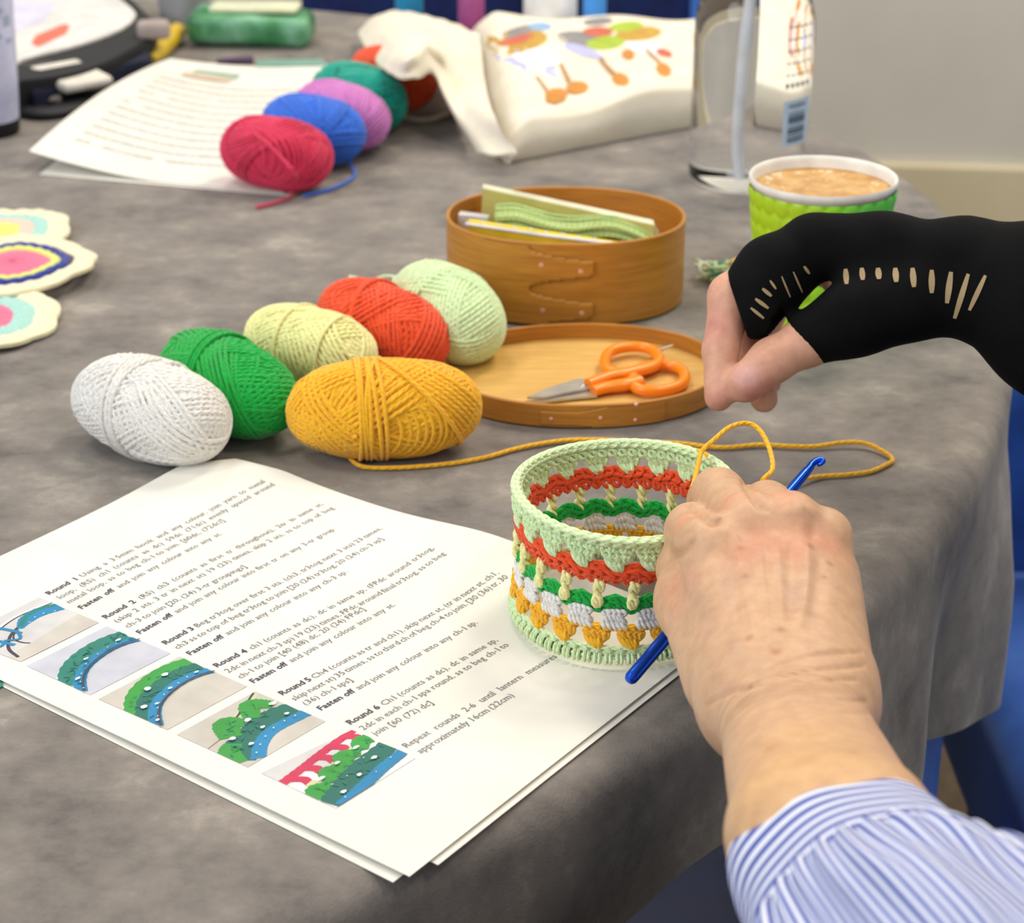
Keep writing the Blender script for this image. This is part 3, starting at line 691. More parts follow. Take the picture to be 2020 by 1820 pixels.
p=W(952,366,.062); q=W(1290,437,.056); q2=W(1300,455,.0500)
t=thing('booklet','cream paper booklet standing along the back inside the oval box','booklet',(bc[0],bc[1]+.02,TZ+.0065))
mb=MB(); 
for k in range(11):
    slab_between(mb,p+np.array([0,k*.0008-.002,0]),q+np.array([0,k*.0008-.002,0]),0,.0005,(.0615-.0004*(k%3),.055-.0004*(k%2)),.0075,0,.004)
mb.build('page',tag(mb and M['pagecream']) if False else M['pagecream'],t,smooth=False)['kind']='stuff'
mb=MB(); slab_between(mb,p-np.array([0,.0032,0]),q-np.array([0,.0032,0]),0,.0008,(.061,.0545),.0075,0,.006); mb.build('cover',plain('olive_cover','b9ac58',.6),t,smooth=False)
mb=MB(); slab_between(mb,q,q2,0,.001,(.055,.050),.0075,0,.0); mb.build('back_cover',M['pagecream'],t,smooth=False)
mb=MB(); rg=np.random.RandomState(5)
t=thing('thread_skein','sage green skein of thread folded inside the oval box','skein',(bc[0],bc[1],TZ+.02))
A0,A1=W(978,418,.053),W(1288,455,.050)
for k in range(90):
    u=rg.uniform(-1,1); v=rg.uniform(-1,1); P=[]
    for s in np.linspace(0,1,9):
        c=A0*(1-s)+A1*s; wob=.0025*sin(s*9+1.)*1
        hump=.004*sin(pi*s)**.5
        P.append(c+np.array([0,.0120*u*(1-.35*abs(s-.35)),-.0060+.0085*v*(1-.3*s)*(1-abs(u)*.5)+hump*.9])+np.array([0,wob*.6,wob*.8])+rg.uniform(-.0004,.0004,3))
    tube(mb,spline(P,34),.00095,6)
mb.build('thread_loops',M['y_skein_green'],t)['kind']='stuff'
t=thing('dotted_case','yellow case with white dots and white piping at the front inside the oval box','case',(bc[0],bc[1]-.03,TZ+.0065))
a_,b_=W(922,436,.0525),W(1235,482,.048); mb=MB()
slab_between(mb,a_,b_,0,.0045,(.0525,.0475),.0075); mb.build('case_body',M['yel'],t,smooth=False)
mb=MB(); dd=(b_-a_); tube(mb,[a_+np.array([-.001,-.0008,-.0015]),a_+dd*.5+np.array([0,-.0026,-.001]),b_+np.array([0,-.0008,-.0004])],.0011,8); mb.build('piping',M['whitecard'],t)
for k in range(9):
    s=.1+k*.1; c=a_+dd*s+np.array([-dd[1],dd[0],0])/np.linalg.norm(dd)*(.0014+.0016*(k%2)); c[2]=TZ+.0525-.005*s+.0001
    mb=MB(); lathe(mb,[(0,.0003),(.0010,.0003),(.0011,0)],c,10); mb.build('dot',M['whitecard'],t)
t=thing('needle_packet','small crinkled silver packet at the left end of the dotted case in the oval box','packet',W(930,440,.045))
mb=MB(); 
bm=rbox((.020,.006,.016),.001,1)
for v in bm.verts: v.co += Vector((rg.uniform(-.0007,.0007),rg.uniform(-.0007,.0007),rg.uniform(-.0007,.0007)))
c=W(935,446,.044); mb.bm(bm,0,TM(c,-.3)); mb.build('foil_wrap',plain('foil','d9d6d2',.3,.3),t,smooth=False)

# scissors in the lid
sc_z=.0045
st=thing('scissors','orange-handled scissors lying in the upturned wooden lid','scissors',W(1170,760,sc_z))
M['orange']=Mat('orange_plastic','fb8a12',.28,0,.5).m; M['blade']=plain('blade_steel','c9c5bb',.3,.65)
def ring(mb,pts,r,z,flat=1.,zs=None):
    P=np.array([W(x,y,(z if zs is None else zs[i])) for i,(x,y) in enumerate(pts)]); tube(mb,spline(P,56,True),r,12,closed=True,flat=flat)
# far handle
mb=MB(); ring(mb,[(1193,712),(1205,693),(1240,684),(1275,686),(1296,698),(1298,716),(1275,728),(1235,735),(1203,732)],.0030,.0100)
tube(mb,spline([W(1288,722,.0098),W(1240,735,.0102),W(1205,741,.0102),W(1160,757,.0098)],24),np.linspace(.0040,.0036,24),14,flat=.8); mb.build('handle',M['orange'],st)
mb=MB(); ring(mb,[(1248,748),(1258,730),(1290,720),(1325,721),(1347,732),(1349,752),(1325,766),(1285,771),(1255,765)],.0031,.0085)
tube(mb,spline([W(1262,752,.0088),W(1235,758,.0092),W(1200,763,.0088),W(1170,771,.0084)],24),np.linspace(.0046,.0036,24),14,flat=.8); mb.build('handle',M['orange'],st)
def blade(pts,z0,th):
    mb=MB(); P=[W(x,y,z)[:2] for x,y,z in pts]; prism(mb,P if True else P[::-1],TZ+z0,TZ+z0+th); mb.build('blade',M['blade'],st,smooth=False)
blade([(1040,793,.0055),(1085,772,.006),(1140,748,.008),(1160,750,.008),(1168,766,.008),(1120,778,.007),(1075,791,.006)],.0072,.0014)
blade([(1036,795,.0055),(1075,788,.006),(1125,778,.007),(1172,765,.008),(1178,779,.007),(1120,788,.006),(1075,795,.0055)],.0055,.0014)
mb=MB(); c=W(1150,762,.0087); lathe(mb,[(0,.0012),(.0014,.0009),(.0018,0)],c,14); mb.build('pivot_screw',M['blade'],st)
nd=thing('needle','silver needle tip resting on the lid rim behind the scissors','needle',W(1300,690,.012))
mb=MB(); tube(mb,[W(1285,698,.0065),W(1305,689,.0095),W(1328,680,.013)],[.0011,.0011,.0004],10); mb.build('shaft',M['blade'],nd)

# ---------------------------------------------------------------- coffee cup
cc=np.array([.1765,1.0315]); RZ=.097
cp=thing('coffee_cup','green textured takeaway coffee cup filled with milky coffee','cup',(cc[0],cc[1],TZ))
white=plain('cup_paper','f1ede2',.45); g=Mat('cup_green','8fd62a',.4); tcn=g.node('ShaderNodeTexCoord'); sp=g.node('ShaderNodeSeparateXYZ'); g.link(tcn.outputs['Object'],sp.inputs[0])
mr=g.node('ShaderNodeMapRange'); mr.inputs['From Min'].default_value=-.04; mr.inputs['From Max'].default_value=.04; g.link(sp.outputs[0],mr.inputs[0]); g.vary(mr.outputs[0],[(.25,'b0d722'),(.5,'93dd2c'),(.75,'62d346')])
R0,R1=.0300,.0405
mb=MB(); mb_c=(0,0,0)
lathe(mb,[(R0-.001,.004),(R0,.001),(R0+.0004,.004),(R1,RZ-.004),(R1+.0012,RZ-.003),(R1+.0018,RZ-.001),(R1+.0010,RZ+.0008),(R1-.0002,RZ+.0002),(R1-.0008,RZ-.002),(R0,.010),(0,.010)],(cc[0],cc[1],TZ),96); mb.build('cup_wall',white,cp,angle=60)
# ripple sleeve of raised scales
mb=MB(); nu,nv=288,70; V=[]
for j in range(nv):
    v=j/(nv-1); z=.004+v*(RZ-.0048-.004); r=R0+.0008+(R1-R0)*(z/(RZ-.004))
    for i in range(nu):
        u=i/nu; ru=v*9; row=int(ru); fu=(u*26+.5*(row%2))%1-.5; fv=ru-row-.5
        d=max(0,1-(fu*fu*4.2+fv*fv*3.6)); hgt=.0011*d**.45
        V.append((r*cos(2*pi*u)+hgt*cos(2*pi*u),r*sin(2*pi*u)+hgt*sin(2*pi*u),z))
mb.quads(V,grid_idx(nv,nu,False,True)[:,::-1]); o=mb.build('ripple_sleeve',g.m,cp); o.location=(cc[0],cc[1],TZ); 
m=Mat('coffee','c9974f',.25); m.vary(m.noise(90,6,None,.7),[(.3,'a8702f'),(.45,'c48f47'),(.6,'d9ad69'),(.75,'ecd3a0')]); 
mb=MB(); lathe(mb,[(0,RZ-.0065),(.02,RZ-.0065),(R1-.0022,RZ-.0066),(R1-.0012,RZ-.0060)],(cc[0],cc[1],TZ),64); mb.build('coffee',m.m,cp)
m=plain('milk_foam','e6cfa4',.5)
rg=np.random.RandomState(8)
for k in range(30):
    a=rg.uniform(.1,2.9) if k<18 else rg.uniform(0,6.28); rr=(R1-.004)*(rg.uniform(.84,.98) if k<18 else rg.uniform(.2,.9)); s=rg.uniform(.0009,.0024) if k<18 else rg.uniform(.0004,.0009)
    mb=MB(); lathe(mb,[(0,s*.5),(s*.6,s*.4),(s*.95,s*.1),(s,0)],(cc[0]+rr*cos(a),cc[1]+rr*sin(a),TZ+RZ-.0066),10); mb.build('foam_bubble',m,cp)

# ---------------------------------------------------------------- bottle of clear liquid
b0=np.array([.1745,1.353]); BRR=.0435
bt=thing('clear_bottle','tall clear bottle of liquid with a dip tube and barcode label','bottle',(b0[0],b0[1],TZ))
gl=Mat('clear_plastic','ffffff',.03); gl.set(Transmission_Weight=1.,IOR=1.38); gl.b.inputs['Base Color'].default_value=(.97,.98,1,1)
lq=Mat('clear_liquid','ffffff',.0); lq.set(Transmission_Weight=1.,IOR=1.33)
prof=[(0,.0015),(.030,.0015),(.036,.0004),(.040,.001),(.0428,.004),(BRR,.009),(BRR,.03),(BRR,.075),(BRR,.108),(.0428,.120),(.0405,.131),(.0365,.141),(.030,.149),(.022,.155),(.0155,.159),(.0145,.163),(.0145,.176),(.0,.176)]
mb=MB(); lathe(mb,prof,(b0[0],b0[1],TZ),80); mb.build('bottle_body',gl.m,bt,angle=70)
wp=plain('white_plastic','eef0f2',.4)
mb=MB(); tube(mb,spline([(b0[0]-.004,b0[1]-.005,TZ+.006),(b0[0]-.007,b0[1]-.006,TZ+.03),(b0[0]-.0065,b0[1]-.004,TZ+.07),(b0[0]-.004,b0[1]-.001,TZ+.12),(b0[0],b0[1],TZ+.165)],30),.0032,12); mb.build('dip_tube',wp,bt)
mb=MB(); lathe(mb,[(.0146,.162),(.0175,.163),(.0178,.185),(.012,.188),(.012,.196),(.005,.198),(.005,.215),(0,.215)],(b0[0],b0[1],TZ),40); mb.build('pump_collar',wp,bt,angle=50)
mb=MB(); tube(mb,spline([(b0[0],b0[1],TZ+.213),(b0[0]+.006,b0[1]-.004,TZ+.222),(b0[0]+.035,b0[1]-.02,TZ+.220)],20),np.linspace(.008,.005,20),12); mb.build('pump_spout',wp,bt)
def cylpatch(mb,c,r,x0,x1,z0,z1,mat=0,n=10):
    """curved patch on the camera side of an upright cylinder; x as offset from its axis"""
    X=np.linspace(x0,x1,n); V=[]
    for x in X:
        x=max(-r*.999,min(r*.999,x)); y=-sqrt(r*r-x*x)
        V+= [(c[0]+x,c[1]+y,TZ+z0),(c[0]+x,c[1]+y,TZ+z1)]
    mb.quads(V,[[2*i,2*i+2,2*i+3,2*i+1] for i in range(n-1)],None,mat)
lab=plain('label_blue','c3d6e8',.5); dk=plain('label_ink','5c6f80',.5)
mb=MB(); cylpatch(mb,b0,BRR+.0003,.0185,.0395,.036,.069); mb.build('barcode_label',lab,bt)
mb=MB()
for k,(za,zb) in enumerate(((.0385,.0410),(.0420,.0432),(.0445,.0482),(.0490,.0500),(.0520,.0575),(.0585,.0595),(.064,.0655))): cylpatch(mb,b0,BRR+.0005,.0225,.0360,za,zb)
o=mb.build('barcode_lines',dk,bt); o['kind']='stuff'
def cyltext(s,c,r,x0,z,size,name,par,mat):
    mb=MB(); V,F,w,_=word_mesh(s,False); V=V*size; X=x0+V[:,0]; X=np.clip(X,-r*.999,r*.999)
    VV=np.stack([c[0]+X,c[1]-np.sqrt(r*r-X*X),TZ+z+V[:,1]],1); base=mb.n; mb.V.append(VV); mb.n+=len(VV)
    for f in F:
        i=np.array([f]); mb.F.append(i+base); mb.U.append(np.zeros(i.shape+(2,))); mb.M.append(np.zeros(1,int))
    return mb.build(name,mat,par,smooth=False)
for k in range(6):
    mb=MB(); z=.078+k*.0085
    for j in range(5): cylpatch(mb,b0,BRR+.0004,.019+j*.0040,.0215+j*.0040,z,z+(.0035 if k in (0,) else .0014),n=3)
    o=mb.build('small_print',dk,bt); o['kind']='stuff'

# ---------------------------------------------------------------- the crochet lantern cover
LC=np.array([.0455,.6995]); LR0=.0455; LZ=TZ+.0045
lan=thing('crochet_lantern_cover','striped crochet lantern cover standing on the printed pattern, held at its rim','crochet work',(LC[0],LC[1],LZ))
LH_=.0575
def cyl(th,z,d=0.):
    """th angle, z height, d outward; the open tube bulges a little and leans with the hand's pull"""
    z=np.asarray(z,float); th=np.asarray(th,float)
    r=LR0-.0022*np.sin(np.clip(z/LH_,0,1)*pi)+d+.0006*np.sin(3*th+1)
    x=LC[0]+r*np.cos(th)*(1-.02*z/LH_)+.0008*z/LH_; y=LC[1]+r*np.sin(th)*(1+.02*z/LH_)
    zz=LZ+z+ .0012*np.sin(2*th+.6)*(z/LH_)
    return np.stack([x,y,zz],-1)
ry=.00098
def chain_round(mb,n,z,w=.0016,d=.0007,tiltz=.0004,r=ry,ph=0,wave=None):
    """ring of interlocked chain loops lying along the round"""
    st=2*pi/n
    for i in range(n):
        t=np.linspace(0,2*pi,13)[:-1]; L=st*.86
        th=ph+i*st+L*(np.cos(t))*1.0; zz=z+w*np.sin(t)*(1-.35*np.cos(t)); dd=d+ .0007*np.cos(t)+.0*t
        if wave is not None: zz=zz+wave(th)
        tube(mb,cyl(th,zz,dd+tiltz*np.sin(t)),r,6,closed=True)
def post(mb,t0,z0,t1,z1,r=ry,d=0,tw=1.0,sep=.0010,n=12):
    u=np.linspace(0,1,n)
    for s in (0,pi):
        a=u*2*pi*tw+s; th=t0+(t1-t0)*u+sep*np.cos(a)/LR0*(1-.3*abs(2*u-1)); tube(mb,cyl(th,z0+(z1-z0)*u,d+sep*.9*np.sin(a)),r,6)
def bump_stitch(mb,th,z,wt_,h,r=ry,d=0,lean=0):
    """short upright loop"""
    t=np.linspace(0,2*pi,11)[:-1]; tube(mb,cyl(th+wt_/LR0*np.cos(t)+lean*np.sin(t),z+h*np.sin(t),d+.0005*np.sin(2*t)),r,6,closed=True)
def fan(mb,th,zp,zt,half,n=3,r=ry,d=0,tw=.8):
    """stitches that meet in a point at zp and spread at zt"""
    for k in range(n):
        o=(k-(n-1)/2)/((n-1)/2)*half/LR0; post(mb,th+o*.22,zp,th+o,zt,r,d+.0002*(k%2),tw)
NG=20; stp=2*pi/NG
def rnd(name,fn,col,label=None):
    mb=MB(); fn(mb); o=mb.build(name,M['y_'+col],lan); 
    if label: o['label']=label
# base round of pale green worked over the metal ring
def r_base(mb):
    n=66
    for i in range(n):
        th=i*2*pi/n; t=np.linspace(0,2*pi,12)[:-1]
        for o in (-.00085,.00085): tube(mb,cyl(th+o/LR0+.15*0,.0030+.0024*np.sin(t),.0021*np.cos(t)),.00085,6,closed=True)
    chain_round(mb,60,.0066,.0012,.0004)
rnd('base_round',r_base,'pale_green','pale green base round worked over the metal ring')
mb=MB(); t=np.linspace(0,2*pi,160)[:-1]; tube(mb,cyl(t,np.full(159,.0030),0),.0011,8,closed=True)
mb.build('metal_ring',Mat('ring_metal','e8e6e0',.2,1).m,lan)
def r_amber(mb):
    for g in range(NG):
        th=g*stp+.05; fan(mb,th,.0072,.0148,.0052,5,ry,.0003); fan(mb,th,.0078,.0150,.0036,4,ry,.0010)
        for k in (-1,0,1): bump_stitch(mb,th+k*.0033/LR0,.0158,.0017,.0009,ry,.0008)
    chain_round(mb,60,.0165,.0009,.0003,r=.00085)
rnd('amber_round',r_amber,'amber','amber round of small fans')
def r_white(mb):
    for g in range(NG):
        th=(g+.5)*stp+.05
        for k in range(5): 
            o=(k-2)/2*.0046/LR0; post(mb,th+o,.0160,th+o*.62,.0232-.0006*abs(k-2),ry*1.05,.0004,.9)
        for k in range(4): bump_stitch(mb,th+(k-1.5)*.0021/LR0,.0236,.0016,.0011,ry*1.05,.0008,)
rnd('white_round',r_white,'white','white round of shell clusters')
def r_green(mb):
    wv=lambda th: .0013*np.cos((th-.05)*NG+pi)
    chain_round(mb,70,.0262,.0015,.0004,wave=wv); chain_round(mb,60,.0285,.0013,.0001,wave=wv,ph=.04)
    for g in range(NG):
        for k in (-1,0,1): bump_stitch(mb,(g+.5)*stp+.05+k*.0028/LR0,.0282,.0019,.0016,ry,.0004)
rnd('green_round',r_green,'green','green round')
def r_cream(mb):
    for g in range(NG):
        th=g*stp+.05; post(mb,th-.004,.0262,th+.006,.0385,ry*1.1,.0012,1.5,.0013,16); bump_stitch(mb,th,.0290,.0016,.0024,ry*1.1,.0022); bump_stitch(mb,th+.01,.0352,.0016,.0024,ry*1.1,.0015,.01)
rnd('cream_round',r_cream,'cream','pale cream round of upright posts')
def r_orange(mb):
    wv=lambda th: .0008*np.cos((th-.05)*NG)
    for i in range(60):
        th=i*2*pi/60; bump_stitch(mb,th,.0392,.0016,.0020,ry*1.05,.0004,.01)
    chain_round(mb,60,.0418,.0016,.0012,wave=wv,r=ry*1.1); chain_round(mb,60,.0440,.0014,.0002,wave=wv,ph=.03)
rnd('orange_red_round',r_orange,'orange','orange-red round')
def r_top(mb):
    for g in range(NG):
        th=(g+.5)*stp+.05; fan(mb,th,.0432,.0508,.0046,4,ry,.0008,.8); fan(mb,th,.0440,.0508,.0030,3,ry,.0014,.8)
        for k in (-1.5,-.5,.5,1.5): bump_stitch(mb,th+k*.0027/LR0,.0516,.0017,.0012,ry,.0008)
    for i in range(62):
        th=i*2*pi/62; bump_stitch(mb,th,.0532,.0018,.0016,ry,-.0002,.01); bump_stitch(mb,th+.05,.0540,.0017,.0016,ry,.0008,.01)
    chain_round(mb,58,.0566,.0013,.0012,r=ry*1.12); chain_round(mb,58,.0574,.0008,-.0005,r=ry,ph=.03)
rnd('top_round',r_top,'pale_green','pale green top edging with pointed clusters')
M['y_work']=M['y_amber']
rnd('joining_stitch',lambda mb:(bump_stitch(mb,.62,.0575,.002,.0015),bump_stitch(mb,.70,.0580,.002,.0012)),'amber')

# working yarn held up between the two hands
lp=[W(1585,945,.012),W(1545,965,.040),W(1505,950,.062),W(1524,925,.066),W(1518,885,.068),W(1500,850,.071),W(1475,835,.073),W(1440,842,.074),W(1410,866,.072),W(1386,888,.069),W(1378,912,.066),W(1372,940,.063),W(1366,962,.0615)]
mb=MB(); tube(mb,spline(lp,110),.0011,8); 
yl=mb.build('yarn_loop',M['y_amber'],None); put(yl,[o for o in SC.objects if o.name=='yarn_ball.005'][0])

# crochet hook
H0_,H1_=W(1240,1343,.020),W(1612,905,.056)
hk=thing('crochet_hook','blue metal crochet hook held slanting in the striped-sleeved hand','crochet hook',H0_)
bl=Mat('anodised_blue','1c55d8',.22,.75).m
dv=(H1_-H0_); Lh=np.linalg.norm(dv); dv/=Lh
mb=MB(); S_=np.array([0,.0006,.002,.10*Lh/.15,.72*Lh,.80*Lh,.93*Lh,.965*Lh]); Rr=np.array([.0009,.0021,.00275,.00275,.00275,.0024,.0021,.0016])
tube(mb,H0_+np.outer(np.interp(np.linspace(0,1,60),np.linspace(0,1,8),S_),dv),np.interp(np.linspace(0,1,60),np.linspace(0,1,8),Rr),16); mb.build('shaft',bl,hk)
mb=MB(); e=H0_+dv*.955*Lh; sd=W(1640,905,.056)-H1_; sd/=np.linalg.norm(sd)
tube(mb,spline([e,e+dv*.0028-sd*.0004,e+dv*.0055+sd*.0002,e+dv*.0066+sd*.0018,e+dv*.0054+sd*.0034,e+dv*.0034+sd*.0034,e+dv*.0022+sd*.0026],30),np.linspace(.0018,.0008,30),12); mb.build('hook_tip',bl,hk)

# ---------------------------------------------------------------- crochet motifs at the left
def motif(label,px,py,z,R,cols,rot,seed):
    c=W(px,py,z); t=thing('crochet_motif',label,'crochet motif',(c[0],c[1],TZ),'crochet motifs fanned at the left edge')
    rg=np.random.RandomState(seed); edge=1.; k=0
    rings=[(1.0,.74,'y_natural')]+cols
    for (ro,ri,mt) in rings:
        mb=MB(); n=96; V=[]; nr=7
        for j in range(nr):
            rr=ro+(ri-ro)*j/(nr-1)
            for i in range(n):
                a=2*pi*i/n; sc=1+.055*abs(sin(a*5+rot))*(rr**2)-.02; hgt=.0016*sqrt(max(0,1-(2*j/(nr-1)-1)**2))+.0005*sin(a*24+j)*(1 if 0<j<nr-1 else 0)
                V.append((c[0]+R*rr*sc*cos(a+rot),c[1]+R*rr*sc*sin(a+rot),c[2]+.0012+hgt+ .0018*sin(a*3+seed)*rr))
        mb.quads(V,grid_idx(nr,n,False,True))
        B=[(v[0],v[1],v[2]-.0022) for v in V[:n]]; mb.quads(V[:n]+B,[[i,n+i,n+(i+1)%n,(i+1)%n] for i in range(n)])
        o=mb.build('crochet_round',M[mt],t)
for k_,c_ in (('natural','ede2bd'),('aqua','a5d3c6'),('rose','dc6f8e'),('lime','dbdf76'),('royal','24328a'),('peach','e6c8b6')):
    m=yarn_mat('yarn_'+k_,c_); mm=bpy.data.materials['yarn_'+k_]; M['y_'+k_]=mm
motif('cream-edged crochet motif with aqua and yellow rounds, farthest of the three',-18,458,.004,.0520,[(.74,.56,'y_aqua'),(.56,.38,'y_peach'),(.38,.0,'y_lime')],.3,1)
motif('cream-edged crochet motif with aqua round and rose centre, nearest of the three',-62,632,.004,.0525,[(.74,.5,'y_aqua'),(.5,.0,'y_rose')],.9,2)
motif('cream-edged crochet motif with royal blue, lime and rose rounds, middle of the three',27,522,.010,.0510,[(.70,.58,'y_royal'),(.58,.46,'y_lime'),(.46,.0,'y_rose')],.1,3)

# scraps of yarn by the green cup
rg=np.random.RandomState(12)
for nm,col,n,off in (('mint green','pale_green',9,(0,0)),('cream and white','white',5,(.003,.001)),('amber','amber',2,(.008,.003)),('dark green','teal',2,(.006,-.004))):
    c=W(1400,545,.003)+np.array([off[0],off[1],0]); mb=MB()
    for k in range(n):
        P=[c+np.array([rg.uniform(-.010,.012),rg.uniform(-.010,.012),rg.uniform(.0,.010)]) for _ in range(4)]; tube(mb,spline(P,16),.0009,6)
    o=mb.build('yarn_scraps',M['y_'+col]); o.location=(0,0,0)
    tag(o,nm+' yarn snippets in the small heap beside the dark-sleeved hand','yarn scraps',None,'stuff')

# ---------------------------------------------------------------- things at the back of the table
def paper_patch(name,label,corners,zf,mats,n=30,th=.0003,cat='paper'):
    """sheet between four ground points (a: along 0-1, b: along 0-3) raised by zf(u,v)"""
    c=[W(*p)[:2] for p in corners]; mb=MB(); V=[]
    for i in range(n):
        for j in range(n):
            u,v=i/(n-1),j/(n-1); p=(c[0]*(1-u)+c[1]*u)*(1-v)+(c[3]*(1-u)+c[2]*u)*v
            q=zf(u,v); dx,dy,z=q if isinstance(q,tuple) else (0,0,q); V.append((p[0]+dx,p[1]+dy,TZ+z))
    V=np.array(V); T=V-[0,0,th]; Q=grid_idx(n,n); mb.quads(V,Q,None,0); mb.quads(T,Q[:,::-1],None,min(1,len(mats)-1))
    for E_ in ([i*n for i in range(n)][::-1],[i*n+n-1 for i in range(n)],list(range(n)),[(n-1)*n+j for j in range(n)][::-1]):
        mb.quads(np.r_[V[E_],T[E_]],[[k,k+1,n+k+1,n+k] for k in range(n-1)])
    o=mb.build(name,mats,angle=60); 
    if label: tag(o,label,cat)
    return o,V.reshape(n,n,3)
# back pattern sheets: corners far left, far right, near right, near left
bcorn=[(338,140),(690,128),(560,385),(62,338)]
o1,_=paper_patch('pattern_sheet','white sheet lying flat beneath the back pattern sheet',[(335,140),(700,130),(575,388),(78,345)],lambda u,v:.0006,[M['paper']],12)
def curl(u,v):
    h=.021*max(0,1-u*1.9)**1.6*sin(pi*min(1,v*.60+.16)); return (0,0,.0016+h)
back_sheet,BV=paper_patch('pattern_sheet','white printed sheet with its near left edge curling up, under the pink yarn ball',bcorn,curl,[M['paper']],40)
faint=plain('faint_print','d5d1c8',.7); mb=MB()
def bsp(u,v,dz=.0006):
    i=min(38,int(u*39)); j=min(38,int(v*39)); fu=u*39-i; fv=v*39-j
    p=BV[i,j]*(1-fu)*(1-fv)+BV[i+1,j]*fu*(1-fv)+BV[i,j+1]*(1-fu)*fv+BV[i+1,j+1]*fu*fv; return (p[0],p[1],p[2]+dz)
rg=np.random.RandomState(3)
for k in range(12):
    v=.24+k*.056; u=.10
    while u<.80:
        w=rg.uniform(.02,.06); 
        if rg.rand()<.95: mb.quads([bsp(u,v),bsp(u+w,v),bsp(u+w,v+.014),bsp(u,v+.014)],[[0,3,2,1]])
        u+=w+.006
mb.build('printed_text',faint,back_sheet,smooth=False)['kind']='stuff'
mb=MB(); mb.quads([bsp(.20,.10),bsp(.44,.10),bsp(.44,.15),bsp(.20,.15)],[[0,3,2,1]],None,0); mb.quads([bsp(.17,.15),bsp(.42,.15),bsp(.42,.19),bsp(.17,.19)],[[0,3,2,1]],None,1)
mb.build('printed_photo',[plain('p_sage','9fb8a4'),plain('p_peach','e2c3a6')],back_sheet,smooth=False)

# tote bag: a lumpy lying bag with a near gusset
canvas=Mat('canvas','efe6d0',.85); canvas.vary(canvas.noise(30,3),[(.3,'e6dcc4'),(.7,'f2e9d4')]); canvas.bump(canvas.noise(500,2),.3,.0006); canvas.bump(canvas.noise(26,3),.35,.004)
bag=thing('tote_bag','cream canvas tote bag with printed birds lying behind the wooden box','bag',W(1150,250,0))
TL_,TR_,BR_,BL_=W(930,60,.03),W(1500,40,.03),W(1500,148,.03),W(1030,252,.03)
TLw,TRw,BRw,BLw=[W(*p)[:2] for p in ((905,98,0),(1455,88,0),(1470,231,0),(992,322,0))]
n=56; V=[];
def bagpt(u,v):
    """u along the bag (left to right), v from far (0) to near (1) over the top, then down the near side to the table (1..1.35)"""
    vv=min(v,1.0); p=(TLw*(1-u)+TRw*u)*(1-vv)+(BLw*(1-u)+BRw*u)*vv
    hgt=.036+.004*sin(u*5+1)*sin(vv*4)+.003*sin(u*13+vv*7)+.012*max(0,.5-u)*(1-vv)
    e=min(1,(vv+.0)/.10)**.5 if vv<.10 else 1.
    z=hgt*e
    if v>.93:
        k=min(1,(v-.93)/.10); z=hgt*(1-.14*k)
    if v>1.0:
        k=(v-1.0)/.35; z=hgt*.86*(1-k)+.0005*k; p=p+np.array([-.0,-.004*sin(k*pi)])
    dl=.05*0
    el=min(1,(u/.10)) if u<.10 else 1
    z*= (.30+.70*sqrt(el)) if v<=1 else (.30+.70*sqrt(el))
    x=p[0]+.006*sin(v*6+.5)*(1-u)**3
    return np.array([x,p[1],TZ+z])
vs=np.r_[np.linspace(0,.93,34),np.linspace(.95,1.04,7),np.linspace(1.08,1.35,9)]; us=np.linspace(0,1,n)
V=[bagpt(u,v) for u in us for v in vs]; mb=MB(); mb.quads(V,grid_idx(n,len(vs))[:,::-1])
k=len(vs); 
for i0,rev in ((0,False),((n-1)*k,True)):
    E_=V[i0:i0+k]; G_=[np.array([p[0],p[1],TZ+.0004]) for p in E_]; q=[[j,j+1,k+j+1,k+j] for j in range(k-1)]
    mb.quads(E_+G_,[x[::-1] for x in q] if not rev else q)
mb.build('bag_body',canvas.m,bag)
# the open mouth of the bag folded over to the left
fold=[((705,60,.012),(745,28,.030),(800,22,.040),(880,40,.048),(945,70,.046)),
      ((722,92,.030),(765,60,.054),(815,50,.062),(880,70,.058),(950,105,.046)),
      ((762,138,.056),(800,112,.072),(840,88,.072),(885,105,.058),(955,150,.043)),
      ((815,152,.058),(838,120,.064),(862,118,.056),(890,155,.044),(965,200,.038)),
      ((856,142,.046),(868,165,.042),(880,195,.036),(915,225,.028),(985,250,.032)),
      ((905,205,.002),(905,235,.004),(925,275,.006),(955,300,.014),(1020,300,.018))]
Pg=np.array([[W(*p) for p in r] for r in fold]); A=np.array([spline(r,28) for r in Pg]); A=np.array([spline(A[:,j],30) for j in range(28)])
mb=MB(); nn=A.shape; VV=A.reshape(-1,3).copy(); rg=np.random.RandomState(2)
VV[:,2]+=.0015*np.sin(VV[:,0]*160)*np.sin(VV[:,1]*120)
Q=grid_idx(nn[0],nn[1]); mb.quads(VV,Q); mb.quads(VV-[0,0,.0016],Q[:,::-1])
mb.build('bag_mouth',canvas.m,bag)
mb=MB(); hp=[W(*p) for p in ((845,172,.002),(800,225,.002),(845,235,.002),(905,215,.004))]; tube(mb,spline(hp,50),.004,10,flat=.4); mb.build('bag_handle',plain('cream_cord','d9d2bb'),bag)
